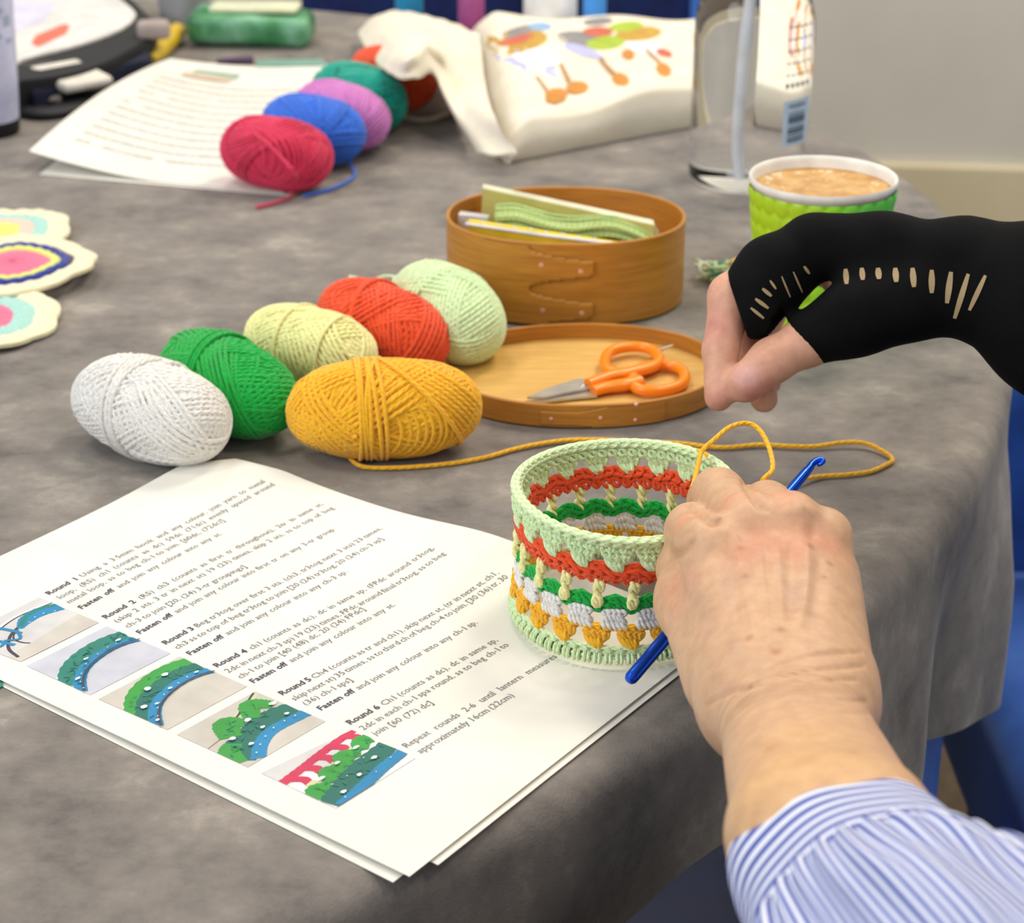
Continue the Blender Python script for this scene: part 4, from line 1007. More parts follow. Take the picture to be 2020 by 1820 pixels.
# printed birds on the top face (flat print laid on the canvas)
bm_=bpy.data.objects['bag_body'].data; bvh=BVHTree.FromPolygons([v.co for v in bm_.vertices],[p.vertices for p in bm_.polygons])
def lay(mb,pts,mat=0,off=.0006,bv=None,n=1):
    V=[]; pc=np.mean(np.array(pts,float),0); m_=len(pts); allp=[tuple(pc+(np.array(p)-pc)*k) for k in (.02,.35,.68,1.) for p in pts]
    for x,y in allp:
        d=D(x,y,1.)-np.array([0,0,TZ+CAM_H]); h=(bv or bvh).ray_cast(Vector((0,0,TZ+CAM_H)),Vector(d))
        V.append(np.array(h[0])-d*off if h[0] is not None else W(x,y,.040)-d*off)
    mb.quads(V,grid_idx(4,m_,False,True),None,mat); mb.poly(V[:m_],mat)
def blob(cx,cy,rx,ry_,rot=0,n=14,seed=0):
    rg=np.random.RandomState(seed); return [(cx+rx*cos(t)*cos(rot)-ry_*sin(t)*sin(rot)+rg.uniform(-1,1)*rx*.04,cy+rx*cos(t)*sin(rot)+ry_*sin(t)*cos(rot)+rg.uniform(-1,1)*ry_*.04) for t in np.arange(n)*2*pi/n]
pm=[plain('bagprint_'+n_,c_,.8) for n_,c_ in (('ochre','c49a3c'),('foot','cf8a36'),('grey','8d8a8a'),('lavender','bdbee6'),('lime','a9bf3a'),('red','c9664c'),('blue','8fb2d6'),('white','fbfafa'),('brown','b98d63'))]
def bird(name,items):
    mb=MB()
    for k,(pts,c) in enumerate(items): lay(mb,pts,c,.0006+.00025*k)
    if mb.V: mb.build(name,pm,bag,smooth=False)
bird('printed_bird',[([(950,95),(985,120),(1040,150),(1100,155),(1095,125),(1010,95)],3),(blob(1060,112,48,18,.1),7),(blob(1010,82,72,24,-.15),0),(blob(1030,62,40,12,-.2),2),(blob(1020,78,36,8,-.25),5),(blob(1065,52,24,8,0),6),([(1055,152),(1062,150),(1085,180),(1078,184)],8),([(1102,125),(1109,123),(1128,160),(1118,164)],8),(blob(1097,188,24,16,-.2,7),1),(blob(1138,172,24,13,-.1,7),1)])
bird('printed_bird',[([(1085,75),(1130,95),(1195,122),(1190,112),(1140,80)],2),(blob(1150,78,50,16,.15),2),(blob(1195,84,38,14,-.1),4),(blob(1180,62,30,10,0),5),([(1180,118),(1188,116),(1222,150),(1212,154)],8),(blob(1224,156,19,13,.3,7),1),(blob(1150,100,40,10,.3),3)])
bird('printed_bird',[(blob(1260,66,46,14,-.1),0),(blob(1235,52,34,10,-.1),4),(blob(1180,42,30,8,-.1),2),(blob(1275,95,42,12,.2),7),([(1270,95),(1276,94),(1308,125),(1300,129)],8),(blob(1309,137,17,13,.5,7),1),(blob(1239,107,14,11,.2,7),1),(blob(1310,104,18,8,.3,7),5)])

# ---------------------------------------------------------------- people (hands and forearms in view)
def skin_mat(name,base,attr=True):
    m=Mat(name,base,.5,0,.35); m.set(Subsurface_Weight=.10,Subsurface_Scale=.006); m.b.inputs['Subsurface Radius'].default_value=(1,.35,.2)
    a=m.node('ShaderNodeVertexColor',layer_name='tone'); 
    n=m.noise(170,5,None,.6); r=m.node('ShaderNodeValToRGB'); r.color_ramp.elements[0].position=.3; r.color_ramp.elements[0].color=(.86,.80,.78,1); r.color_ramp.elements[1].position=.7; r.color_ramp.elements[1].color=(1.04,1.03,1.02,1)
    m.link(n,r.inputs[0]); mx=m.node('ShaderNodeMix',data_type='RGBA',blend_type='MULTIPLY'); mx.inputs[0].default_value=1.; m.link(a.outputs[0],mx.inputs[6]); m.link(r.outputs[0],mx.inputs[7]); m.link(mx.outputs[2],m.b.inputs['Base Color'])
    # fine skin grain
    v=m.node('ShaderNodeTexVoronoi',feature='DISTANCE_TO_EDGE'); v.inputs['Scale'].default_value=900; m.link(m.coord((1,.7,1)),v.inputs['Vector']); m.bump(v.outputs['Distance'],.12,.0004)
    m.bump(m.noise(300,4),.12,.0006)
    at=m.node('ShaderNodeAttribute',attribute_name='arm'); mp=m.node('ShaderNodeMapping'); mp.inputs['Scale'].default_value=(420,30,0); m.link(at.outputs['Vector'],mp.inputs['Vector'])
    n1=m.noise(1.,3,mp.outputs[0],.5); r1=m.node('ShaderNodeMapRange'); r1.inputs['From Min'].default_value=.34; r1.inputs['From Max'].default_value=.50; m.link(n1,r1.inputs[0])
    se=m.node('ShaderNodeSeparateXYZ'); m.link(at.outputs['Vector'],se.inputs[0])
    iv=m.node('ShaderNodeMath',operation='SUBTRACT'); iv.inputs[1].default_value=1.; m.link(r1.outputs[0],iv.inputs[0])
    mu=m.node('ShaderNodeMath',operation='MULTIPLY'); m.link(iv.outputs[0],mu.inputs[0]); m.link(se.outputs[2],mu.inputs[1])
    m.bump(mu.outputs[0],.9,.0012); return m.m
def tint(o,base,spots):
    """skin tone per vertex: base colour with patches (centre, radius, colour, strength)"""
    me=o.data; n=len(me.vertices); V=np.zeros(n*3); me.vertices.foreach_get('co',V); V=V.reshape(-1,3)
    C=np.tile(np.array(srgb(base)[:3]),(n,1))
    for c,r,col,s in spots:
        d=np.linalg.norm(V-np.asarray(c),axis=1)/r; w=(s*np.exp(-d*d*1.6))[:,None]; C=C*(1-w)+np.array(srgb(col)[:3])*w
    a=me.color_attributes.new(name='tone',type='FLOAT_COLOR',domain='POINT'); a.data.foreach_set('color',np.c_[C,np.ones(n)].reshape(-1).astype(np.float32))
SK=skin_mat('skin','d8a982'); SK2=skin_mat('skin_rosy','dba48a')

# --- the person with the striped sleeve: right hand, back uppermost, pinching the lantern rim
# joints measured on the photo with their heights above the table
idx=[(1402,1085,.076,.0122),(1366,1046,.066,.0108),(1382,1040,.048,.0090),(1392,1075,.042,.0082)]
mid=[(1476,1040,.080,.0122),(1417,976,.072,.0108),(1400,985,.052,.0092),(1392,1020,.044,.0084)]
rin=[(1556,1038,.080,.0118),(1513,999,.070,.0102),(1480,1000,.050,.0090),(1465,1040,.044,.0082)]
pin=[(1622,1066,.074,.0108),(1585,1034,.064,.0092),(1548,1030,.048,.0080),(1530,1060,.044,.0074)]
thb=[(1450,1330,.052,.0190),(1380,1185,.050,.0158),(1362,1120,.050,.0118),(1378,1075,.046,.0100)]
J=lambda L:[W(*p[:3]) for p in L]
pts=[p for L in (idx,mid,rin,pin,thb) for p in J(L)]
wr=W(1562,1405,.056); fa=D(1635,1650,.545); fe=D(1790,1960,.50)
fdir=D(1800,1900,.49)-fa; fdir/=np.linalg.norm(fdir); fend=fa+fdir*.05
pts+=[wr,fa,fend]
fl=Field(pts,.034,.0011)
# palm: four metacarpals blended with the carpus
back_n=np.cross(W(1622,1066,.074)-W(1402,1085,.076),wr-W(1480,1040,.080)); back_n/=np.linalg.norm(back_n); back_n*=np.sign(back_n[2])
wl,wc,wrr=W(1500,1372,.055),W(1560,1385,.056),W(1605,1380,.055)
palm=None
for L,w0,r0 in ((idx,wl,.0185),(mid,wl*.4+wc*.6,.0185),(rin,wc*.5+wrr*.5,.0185),(pin,wrr,.0175)):
    g_=fl.cap(W(*L[0][:3])*.9+w0*.1-back_n*.0025,w0,L[0][3]*.98,r0); palm=g_ if palm is None else smin(palm,g_,.010)
palm=smin(palm,fl.cap(W(1340+100,1190,.050),W(1500,1340,.048),.0165,.0185),.012)
palm=smin(palm,fl.cap(W(1630,1160,.060),W(1632,1340,.052),.0120,.0150),.012)
arm=smin(fl.cap(wl,wrr,.0182,.0172),fl.cap(wl+[.003,0,-.002],fa-np.array([.007,0,0]),.0178,.0200),.012)
arm=smin(arm,fl.cap(wrr-[.003,0,.002],fa+np.array([.009,.002,0]),.0172,.0205),.012)
arm=smin(arm,fl.cap(fa-np.array([.007,0,0]),fend-np.array([.007,0,0]),.0200,.022),.01); arm=smin(arm,fl.cap(fa+np.array([.008,0,0]),fend+np.array([.008,0,0]),.0200,.022),.01)
body=smin(palm,arm,.016)
f=body
fg=[]
for L,k in ((pin,.0035),(rin,.0035),(mid,.0035),(idx,.0035)):
    g_=fl.chain(J(L),[p[3]*.95 for p in L],.004); fg.append(g_)
fing=fg[0]
for g_ in fg[1:]: fing=smin(fing,g_,.0006)
f=smin(body,fing,.0026)
# knuckle heads and tendons
for L in (idx,mid,rin,pin):
    c=W(*L[0][:3])+back_n*.0035; f=smin(f,fl.cap(c,c+np.array([0,-.003,0]),L[0][3]*.86,L[0][3]*.8),.006)
th=fl.chain(J(thb),[p[3] for p in thb],.008)
f=smin(f,th,.0045)
V_,Q_=fl.mesh(f,2)
# wrist creases: shallow rings pressed into the skin across the arm axis
ax0=W(1540,1230,.060); axd=fa-ax0; axd/=np.linalg.norm(axd)
def press(V,Q,items):
    nrm=np.zeros_like(V); a=V[Q[:,0]];b=V[Q[:,1]];c=V[Q[:,2]]; fn=np.cross(b-a,c-a)
    for k in range(4): np.add.at(nrm,Q[:,k],fn)
    nrm/=np.linalg.norm(nrm,axis=1,keepdims=True)+1e-12
    D_=np.zeros(len(V)); 
    for fn_ in items: D_+=fn_(V)
    return V+nrm*D_[:,None]
def ringcrease(t0,amp,w,bend=0,x0=None,x1=None):
    def g(V):
        r=V-ax0; t=r@axd; x=r@np.array([1.,0,0])
        return -amp*np.exp(-((t-t0-bend*(x-.01)**2*60+.0012*np.sin(x*180))/w)**2)
    return g
cr=[ringcrease(t,a,.0011,.3) for t,a in ((.0335,.0004),(.0385,.0006),(.0425,.0005),(.0475,.0007),(.0515,.0007),(.0545,.0005),(.0590,.0006),(.0300,.0003))]
def raypts(V,Q,pts):
    bv=BVHTree.FromPolygons([Vector(v) for v in V],[tuple(q) for q in Q]); out=[]; o=Vector((0,0,TZ+CAM_H))
    for x,y in pts:
        h=bv.ray_cast(o,Vector(D(x,y,1.))-o)
        if h[0] is not None: out.append(np.array(h[0]))
    return np.array(out)
def dens(P,n=8): return spline(np.array([(x,y,0) for x,y in P]),len(P)*n)[:,:2]
def line_disp(V,Q,lines):
    nrm=np.zeros_like(V); fn=np.cross(V[Q[:,1]]-V[Q[:,0]],V[Q[:,2]]-V[Q[:,0]])
    for k in range(4): np.add.at(nrm,Q[:,k],fn)
    nrm/=np.linalg.norm(nrm,axis=1,keepdims=True)+1e-12; DD=np.zeros(len(V))
    for P,amp,w in lines:
        S=raypts(V,Q,dens(P))
        if len(S)<2: continue
        d=np.full(len(V),1e9)
        for k in range(len(S)-1):
            a,b=S[k],S[k+1]; e=b-a; L=max(e@e,1e-12); t=np.clip(((V-a)@e)/L,0,1); q=V-a-t[:,None]*e; u=(k+t)/(len(S)-1)
            dk=np.sqrt((q*q).sum(1))+ (1e-3)*np.maximum(0,np.abs(u-.5)-.32)*w*1e3*3; d=np.minimum(d,dk)
        DD+=amp*np.exp(-(d/w)**2)
    return V+nrm*DD[:,None]
V_=line_disp(V_,Q_,[([(1350,988),(1372,1004),(1392,1022),(1410,1030),(1430,1020)],-.0022,.0015),([(1318,1098),(1336,1094),(1352,1084),(1366,1070)],-.0018,.0016),
 ([(1466,950),(1480,970),(1495,992),(1508,1004)],-.0018,.0018),([(1384,1010),(1420,1055),(1440,1100)],-.0006,.0035),
 ([(1452,1060),(1468,1130),(1490,1260)],.0007,.0022),([(1492,1070),(1505,1150),(1520,1270)],.0008,.0020),([(1530,1070),(1535,1160),(1540,1260)],.0008,.0020),([(1592,1075),(1590,1150),(1575,1240)],.0008,.0022),
 ([(1432,1085),(1440,1150),(1455,1230)],-.0008,.0030),([(1516,1080),(1520,1150),(1530,1230)],-.0006,.0022),([(1562,1070),(1565,1140),(1560,1220)],-.0009,.0030),([(1618,1100),(1612,1170),(1600,1240)],-.0006,.0030),
 ([(1590,1000),(1605,1030),(1600,1060)],-.0008,.0025),([(1545,1010),(1585,1003),(1615,1012)],.0006,.003),
 ([(1492,1333),(1555,1305),(1628,1289),(1700,1286)],-.0011,.0011),([(1455,1365),(1523,1339),(1597,1323),(1705,1313)],-.0011,.0011),([(1393,1391),(1440,1365),(1513,1347),(1597,1341),(1690,1340)],-.0011,.0011),([(1471,1422),(1534,1391),(1607,1376),(1712,1383)],-.0011,.0011),([(1500,1440),(1560,1420),(1640,1405),(1715,1408)],-.0006,.0012)])
person=thing('person','person in a blue striped shirt holding the crochet work and hook, only the arm visible','person',(.20,.30,0))
mb=MB(); mb.quads(V_,Q_); hand=mb.build('body',SK,person)
tm_=float((raypts(V_,Q_,[(1597,1350)])[0]-ax0)@axd); rel=V_-ax0; tt_=rel@axd; xx_=rel@np.array([1.,0,0])
att=hand.data.attributes.new('arm','FLOAT_VECTOR','POINT'); att.data.foreach_set('vector',np.stack([tt_+.3*60*.02*(xx_-.01)**2,xx_,np.exp(-((tt_-tm_)/.014)**2)],1).reshape(-1).astype(np.float32))
def on(px,py,o=hand):
    me=o.data
    if 'bvh' not in CACHE.get(o.name,{}): CACHE[o.name]={'bvh':BVHTree.FromPolygons([v.co for v in me.vertices],[p.vertices for p in me.polygons])}
    h=CACHE[o.name]['bvh'].ray_cast(Vector((0,0,TZ+CAM_H)),Vector(D(px,py,1.)-np.array([0,0,TZ+CAM_H])))
    return np.array(h[0]) if h[0] is not None else None
CACHE={}
sp=[]
def spot(px,py,r,col,s):
    p=on(px,py)
    if p is not None: sp.append((p,r,col,s))
for x,y in ((1435,985),(1345,1030),(1550,970),(1330,1160)): spot(x,y,.010,'e09a78',.55)
for x,y in ((1505,1060),(1590,1060),(1470,1090),(1640,1075),(1560,1090)): spot(x,y,.010,'d48a6c',.55)
for x,y,r in ((1462,1080,.0022),(1470,1135,.0018),(1541,1241,.0022),(1637,1111,.0018),(1626,1138,.0016),(1478,1258,.0020),(1523,1473,.0028),(1680,1482,.0030),(1489,1581,.0012),(1598,1075,.0020),(1530,1285,.0022),(1480,1355,.0014)): spot(x,y,r,'9c5830',.55)
for P_,c_,s__,r__ in (([(1436,1110),(1432,1150),(1437,1190),(1445,1250),(1450,1300)],'8d7c80',.30,.0030),([(1600,1080),(1592,1130),(1572,1170),(1560,1210)],'98848a',.28,.0032),([(1572,1170),(1600,1210),(1615,1250)],'98848a',.22,.003),([(1500,1075),(1478,1110),(1470,1150)],'b98478',.3,.0035),([(1530,1090),(1550,1140),(1545,1200)],'a88a88',.2,.003),([(1450,1290),(1500,1330),(1490,1380)],'b09a86',.2,.004)):
    for x,y in dens(P_,5)[::2]: spot(x,y,r__,c_,s__*.5)
for x,y in ((1380,1180),(1390,1210),(1405,1240)): spot(x,y,.0045,'c39a8c',.35)
for x,y in ((1555,1530),(1640,1500),(1480,1560),(1580,1450),(1700,1530)): spot(x,y,.020,'dbb07c',.6)
for x,y in ((1360,1140),(1340,1200)): spot(x,y,.008,'e0a488',.5)
tint(hand,'d4ab86',sp)

# striped sleeve and cuff
def stripe_mat(name,use_u,n):
    m=Mat(name,'eeeef2',.8,0,.2); tc=m.node('ShaderNodeTexCoord'); s_=m.node('ShaderNodeSeparateXYZ'); m.link(tc.outputs['UV'],s_.inputs[0])
    a=m.node('ShaderNodeMath',operation='MULTIPLY'); a.inputs[1].default_value=n*2*pi; m.link(s_.outputs[0 if use_u else 1],a.inputs[0])
    nz=m.noise(60,2); ad=m.node('ShaderNodeMath',operation='MULTIPLY_ADD'); ad.inputs[1].default_value=.5; m.link(nz,ad.inputs[0]); m.link(a.outputs[0],ad.inputs[2])
    b=m.node('ShaderNodeMath',operation='SINE'); m.link(ad.outputs[0],b.inputs[0]); c=m.node('ShaderNodeMapRange'); c.inputs['From Min'].default_value=-1; c.inputs['From Max'].default_value=1; m.link(b.outputs[0],c.inputs[0])
    m.vary(c.outputs[0],[(.0,'4a5aa2'),(.52,'5c6cb2'),(.62,'e2e4ee'),(1.,'eeeff6')]); m.bump(m.noise(1500,2),.35,.0004); return m.m
def ring_frame(c,ax,up=(0,0,1.)):
    ax=ax/np.linalg.norm(ax); s_=np.cross(ax,up); s_/=np.linalg.norm(s_); return ax,s_,np.cross(s_,ax)
def sleeve_tube(mb,stations,seg=160,gath=None,th=.0012,umul=1.,v0=0):
    """stations: (centre, axis dir, side radius, up radius); returns shell with thickness"""
    V=[];vv=[]
    for k,(c,axd_,rs,ru) in enumerate(stations):
        a_,s_,u_=ring_frame(c,np.asarray(axd_))
        for i in range(seg):
            t=2*pi*i/seg; g_=0 if gath is None else gath(t,k)
            V.append(np.asarray(c)+s_*(rs+g_)*cos(t)+u_*(ru+g_)*sin(t)+a_*0)
    n=len(stations); V=np.array(V); Q=grid_idx(n,seg,False,True)
    uu=np.tile(np.arange(seg)/seg,n-1); va=np.repeat(np.arange(n-1)/(n-1),seg); vb=np.repeat(np.arange(1,n)/(n-1),seg)
    uv=np.stack([np.stack([uu,va],1),np.stack([uu,vb],1),np.stack([uu+1/seg,vb],1),np.stack([uu+1/seg,va],1)],1)
    mb.quads(V,Q[:,::-1],uv[:,::-1]); 
    C=np.repeat(np.array([s[0] for s in stations]),seg,0); I=V+(C-V)/np.linalg.norm(C-V,axis=1,keepdims=True)*th
    mb.quads(I,Q,uv); mb.quads(np.r_[V[:seg],I[:seg]],[[i,(i+1)%seg,seg+(i+1)%seg,seg+i] for i in range(seg)],np.zeros((seg,4,2))); mb.quads(np.r_[V[-seg:],I[-seg:]],[[i,seg+i,seg+(i+1)%seg,(i+1)%seg] for i in range(seg)],np.zeros((seg,4,2)))
ca=D(1660,1708,.545); cb=D(1778,1858,.500); cdir=cb-ca; cdir/=np.linalg.norm(cdir)
st=[]; 
for k in range(16):
    u=k/15; c=ca+(cb-ca)*u; st.append((c,cdir,.0325+.0040*u+.0005*sin(u*9),.0285+.004*u))
mb=MB(); sleeve_tube(mb,st,160,lambda t,k:.0006*sin(t*3+k*.2)+.0004*sin(t*7))
slv=MB()
E_=D(2250,2300,.50); st2=[]
for k in range(60):
    u=k/59; P_=ca*0
    c=(1-u)**2*(cb-cdir*.001)+2*u*(1-u)*(cb+cdir*.06)+u*u*(cb+cdir*.10+np.array([.13,-.15,-.09]))
    d_=2*(1-u)*(cdir*.056)+2*u*(cdir*.04+np.array([.13,-.15,-.09])); r_=.0375+.010*min(1,u*4)**.7+.014*u
    st2.append((c,d_,r_,r_*.9))
sleeve_tube(slv,st2,320,lambda t,k:(.0013*sin(t*34+.6*sin(k*.35))*max(0,1-k/26)+.0030*sin(t*5+k*.16)*min(1,k/10)+.0018*sin(t*9-k*.3)*min(1,k/8)))
so=slv.build('shirt_sleeve',stripe_mat('stripe_along',True,132),person)
mb.build('cuff',stripe_mat('stripe_around',False,8),so)
# lap in dark trousers below the table edge
tr=plain('navy_trousers','1c2138',.9)
mb=MB(); A_,B_=W(1330,1990,-.17),W(1640,1450,-.24)
tube(mb,spline([D(1250,2500,.60),D(1420,2120,.68),D(1515,1900,.72),D(1600,1740,.75)],30),np.r_[np.linspace(.075,.038,26),.036,.032,.024,.012],28); mb.build('trousers',tr,person)

# --- the person in the dark top: left hand reaching in from the right, thumb through the cuff
T2=.90
K=lambda L:[D(p[0],p[1],p[2]) for p in L]
h_idx=[(1515,540,.900,.0115),(1444,585,.888,.0108),(1421,690,.880,.0080),(1418,782,.872,.0068)]
h_mid=[(1520,540,.920,.0110),(1470,620,.912,.0092),(1490,720,.900,.0076),(1507,786,.890,.0066)]
h_rin=[(1535,545,.940,.0100),(1480,655,.950,.0080),(1485,720,.940,.0070),(1500,765,.925,.0060)]
h_pin=[(1548,550,.958,.0090),(1505,660,.968,.0072),(1510,715,.958,.0062),(1520,755,.945,.0055)]
h_thb=[(1700,625,.885,.0140),(1595,672,.880,.0110),(1522,712,.874,.0096),(1470,755,.868,.0092)]
h_arm=[(1605,490,.900,.0125),(1740,545,.905,.0200),(1900,555,.895,.0215),(2080,590,.885,.026),(2500,690,.87,.034)]
pts=[p for L in (h_idx,h_mid,h_rin,h_pin,h_thb,h_arm) for p in K(L)]
f2=Field(pts,.036,.0016)
arm2=f2.chain(K(h_arm),[p[3] for p in h_arm],.01)
P0=K(h_arm)[0]
for L in (h_idx,h_mid,h_rin,h_pin): arm2=smin(arm2,f2.cap(P0,K(L)[0],.0120,L[0][3]),.007)
arm2=smin(arm2,f2.cap(K(h_arm)[1],K(h_thb)[0],.016,.0150),.012)
fg=None
for L in (h_pin,h_rin,h_mid,h_idx):
    g_=f2.chain(K(L),[p[3] for p in L],.004); fg=g_ if fg is None else smin(fg,g_,.0016)
ff=smin(arm2,fg,.005); ff=smin(ff,f2.chain(K(h_thb),[p[3] for p in h_thb],.006),.004)
V_,Q_=f2.mesh(ff,2)
person2=thing('person','person in a black top with ladder cut-outs along the sleeve, only the arm visible','person',(.75,.85,0))
mb=MB(); mb.quads(V_,Q_); hand2=mb.build('body',SK2,person2); sp=[]
def spot2(px,py,r,col,s):
    p=on(px,py,hand2)
    if p is not None: sp.append((p,r,col,s))
for x,y,r in ((1412,790,.008),(1480,770,.009),(1500,770,.010),(1410,640,.010)): spot2(x,y,r,'cf8078',.5)
for x,y in ((1478,745),(1470,735)): spot2(x,y,.006,'e2b4ae',.6)
tint(hand2,'dba68a',sp)
# black sleeve: one fabric shell over arm, hand back and thumb base, open towards the fingers
s_up=[(1602,484,.895,.0152),(1750,492,.890,.0154),(1900,518,.885,.0187),(2060,565,.880,.0278),(2500,680,.865,.040)]
s_lo=[(1604,662,.880,.0134),(1700,620,.880,.0165),(1800,590,.882,.0165),(1900,570,.885,.0165)]
s_kn=[(1602,490,.895,.0150),(1525,540,.890,.0158),(1494,588,.886,.0150),(1490,612,.884,.0130)]
s_el=[(1960,600,.88,.0195),(2080,650,.875,.0300),(2500,760,.86,.045)]
pts=[p for L in (s_up,s_lo,s_kn,s_el) for p in K(L)]
f3=Field(pts,.048,.0017)
g_=f3.chain(K(s_up),[p[3] for p in s_up],.010); g_=smin(g_,f3.chain(K(s_lo),[p[3] for p in s_lo],.012),.008)
g_=smin(g_,f3.chain(K(s_kn),[p[3] for p in s_kn],.010),.004); g_=smin(g_,f3.chain(K(s_el),[p[3] for p in s_el],.01),.014)
# the fabric sits outside the hand; the ends are cut straight across fingers and thumb
tpl=D(1600,664,.88); thn=D(1537,690,.88)-tpl; thn/=np.linalg.norm(thn)
sx=lambda p,n:(f3.X-p[0])*n[0]+(f3.Y-p[1])*n[1]+(f3.Z-p[2])*n[2]
near=np.sqrt((f3.X-tpl[0])**2+(f3.Y-tpl[1])**2+(f3.Z-tpl[2])**2)-.0205
cutt=np.maximum(sx(tpl+thn*.0075,thn),near)         # region removed in front of the thumb hole
g_=np.maximum(g_,np.where(near<0,sx(tpl+thn*.0072,thn),-1))
kpl=D(1450,585,.888); kn=D(1400,602,.888)-kpl; kn/=np.linalg.norm(kn)
g_=np.maximum(g_,np.where(np.sqrt((f3.X-kpl[0])**2+(f3.Y-kpl[1])**2+(f3.Z-kpl[2])**2)<.035,sx(kpl+kn*.0005,kn),-1))
V_,Q_=f3.mesh(g_,2)
V_+=np.stack([np.zeros(len(V_)),np.zeros(len(V_)),.0005*np.sin(V_[:,0]*130+V_[:,1]*60)],1)
bk=Mat('black_jersey','0a0a0b',.85,0,.12); bk.vary(bk.noise(40,3),[(.3,'060607'),(.7,'0d0d0e')]); bk.bump(bk.noise(1800,2),.3,.0004)
mb=MB(); mb.quads(V_,Q_); slv2=mb.build('sleeve',bk.m,person2)
svb=BVHTree.FromPolygons([v.co for v in slv2.data.vertices],[p.vertices for p in slv2.data.polygons])
tan=plain('cut_out_skin','a88e66',.7)
slits=[((1481,607),(1507,628),5),((1490,589),(1516,608),6),((1504,569),(1522,584),6),((1519,553),(1531,570),4),((1542,545),(1559,586),3),((1565,536),(1583,577),3),((1586,525),(1597,540),5),((1610,528),(1612,568),9),((1638,530),(1638,568),10),((1668,530),(1670,560),9),((1700,528),(1702,552),9),((1732,528),(1734,550),10),((1766,528),(1768,556),10),((1800,528),(1803,566),10),((1838,532),(1838,578),10),((1876,536),(1868,598),10),((1910,540),(1883,628),9),((1944,543),(1912,612),8)]
for (p0,p1,w) in slits:
    p0=np.array(p0,float);p1=np.array(p1,float);mb=MB(); n=6; V=[]
    for k in range(n+1):
        c=p0+(p1-p0)*k/n; ww=w*(.35+.65*sin(pi*min(1,max(0,.12+.76*k/n))))*.62
        d=(p1-p0)/np.linalg.norm(p1-p0); nn=np.array([-d[1],d[0]]); 
        for sgn in (-1,1):
            q=c+nn*ww*sgn; dr=D(q[0],q[1],1.)-np.array([0,0,TZ+CAM_H]); h=svb.ray_cast(Vector((0,0,TZ+CAM_H)),Vector(dr))
            V.append(np.array(h[0])-dr*.0005 if h[0] is not None else None)
    if any(v is None for v in V): continue
    mb.quads(V,[[2*i,2*i+1,2*i+3,2*i+2] for i in range(n)]); mb.build('ladder_opening',tan,slv2)
mb=MB(); tube(mb,spline([np.array([.85,.74,TZ-.28]),np.array([.60,.77,TZ-.285]),np.array([.37,.785,TZ-.29]),np.array([.315,.785,TZ-.34]),np.array([.31,.79,TZ-.66])],40),np.interp(np.linspace(0,1,40),[0,.6,1],[.09,.078,.055]),28)
mb.build('trousers',plain('black_trousers','0b0b0e',.9),person2)

# ---------------------------------------------------------------- far left corner of the table
wcase=plain('black_nylon','16171b',.6); pap2=plain('white_leaflet','e6e2dc',.55)
def outline(name,label,cat,pts,z0,z1,mat,rnd=3,bev=.002,sub=40,parent=None):
    P=np.array([W(x,y,z1)[:2] for x,y in pts]); P3=spline(np.c_[P,np.zeros(len(P))],sub,True)[:,:2] if rnd else P
    bm=bmesh.new(); vs=[bm.verts.new((p[0],p[1],TZ+z1)) for p in P3]; f=bm.faces.new(vs); 
    if f.normal.z<0: f.normal_flip()
    r=bmesh.ops.extrude_face_region(bm,geom=[f]); bmesh.ops.translate(bm,vec=(0,0,z0-z1),verts=[v for v in r['geom'] if isinstance(v,bmesh.types.BMVert)])
    bmesh.ops.recalc_face_normals(bm,faces=bm.faces)
    top=[e for e in bm.edges if all(abs(v.co.z-(TZ+z1))<1e-5 for v in e.verts)]
    if bev: bmesh.ops.bevel(bm,geom=top,offset=bev,segments=2,affect='EDGES')
    mb=MB(); mb.bm(bm); o=mb.build(name,mat,parent,angle=45)
    if label: tag(o,label,cat)
    return o
pouch=outline('laptop_case','black soft case under the white leaflet in the far left corner','case',[(-60,150),(60,158),(180,135),(265,95),(310,60),(285,20),(215,-30),(60,-60),(-80,-40)],.0005,.028,wcase)
navyp=outline('navy_patch',None,None,[(60,180),(150,160),(245,130),(300,112),(262,85),(180,95),(90,125)],.0006,.020,plain('navy_nylon','0d1430',.7),parent=pouch)  # raised navy outline along the near side of the black case
lf=outline('leaflet','white leaflet with a red bar lying on the black case','leaflet',[(-40,140),(55,112),(150,88),(225,62),(262,38),(262,18),(205,-20),(100,-45),(-60,-30)],.0285,.031,pap2,bev=.0005)
def flat(name,pts,z,mat,parent):
    mb=MB(); mb.poly([W(x,y,z) for x,y in pts]); o=mb.build(name,mat,parent,smooth=False); return o
flat('printed_bar',[(62,85),(70,70),(125,47),(138,50),(130,66),(75,92)][::-1],.0314,plain('red_print','e0745c',.6),lf)
flat('printed_patch',[(0,75),(90,40),(112,5),(30,0)][::-1],.0313,plain('lilac_print','dcd9ea',.6),lf)
st_=thing('strap','black webbing strap with white plastic tag, curled beside the tumbler','strap',W(70,200,0))
mb=MB(); tube(mb,spline([W(*p) for p in ((20,150,.012),(30,205,.004),(85,222,.004),(140,210,.004),(180,184,.004),(225,176,.004),(262,158,.004))],70),.013,10,flat=.35); mb.build('webbing',wcase,st_)
mb=MB(); tube(mb,spline([W(*p) for p in ((14,176,.012),(45,184,.012),(80,190,.012),(118,192,.010))],30),.010,10,flat=.4); mb.build('webbing',plain('grey_webbing','8f877c',.7),st_)
tg=thing('white_tag','white rounded plastic tag lying on the black strap','tag',W(140,150,.012))
mb=MB(); c=W(140,150,.022); mb.bm(rbox((.048,.060,.009),.004,3),0,TM(c,.75,.1)); mb.build('tag_body',plain('white_tag_plastic','ece6d8',.4),tg)
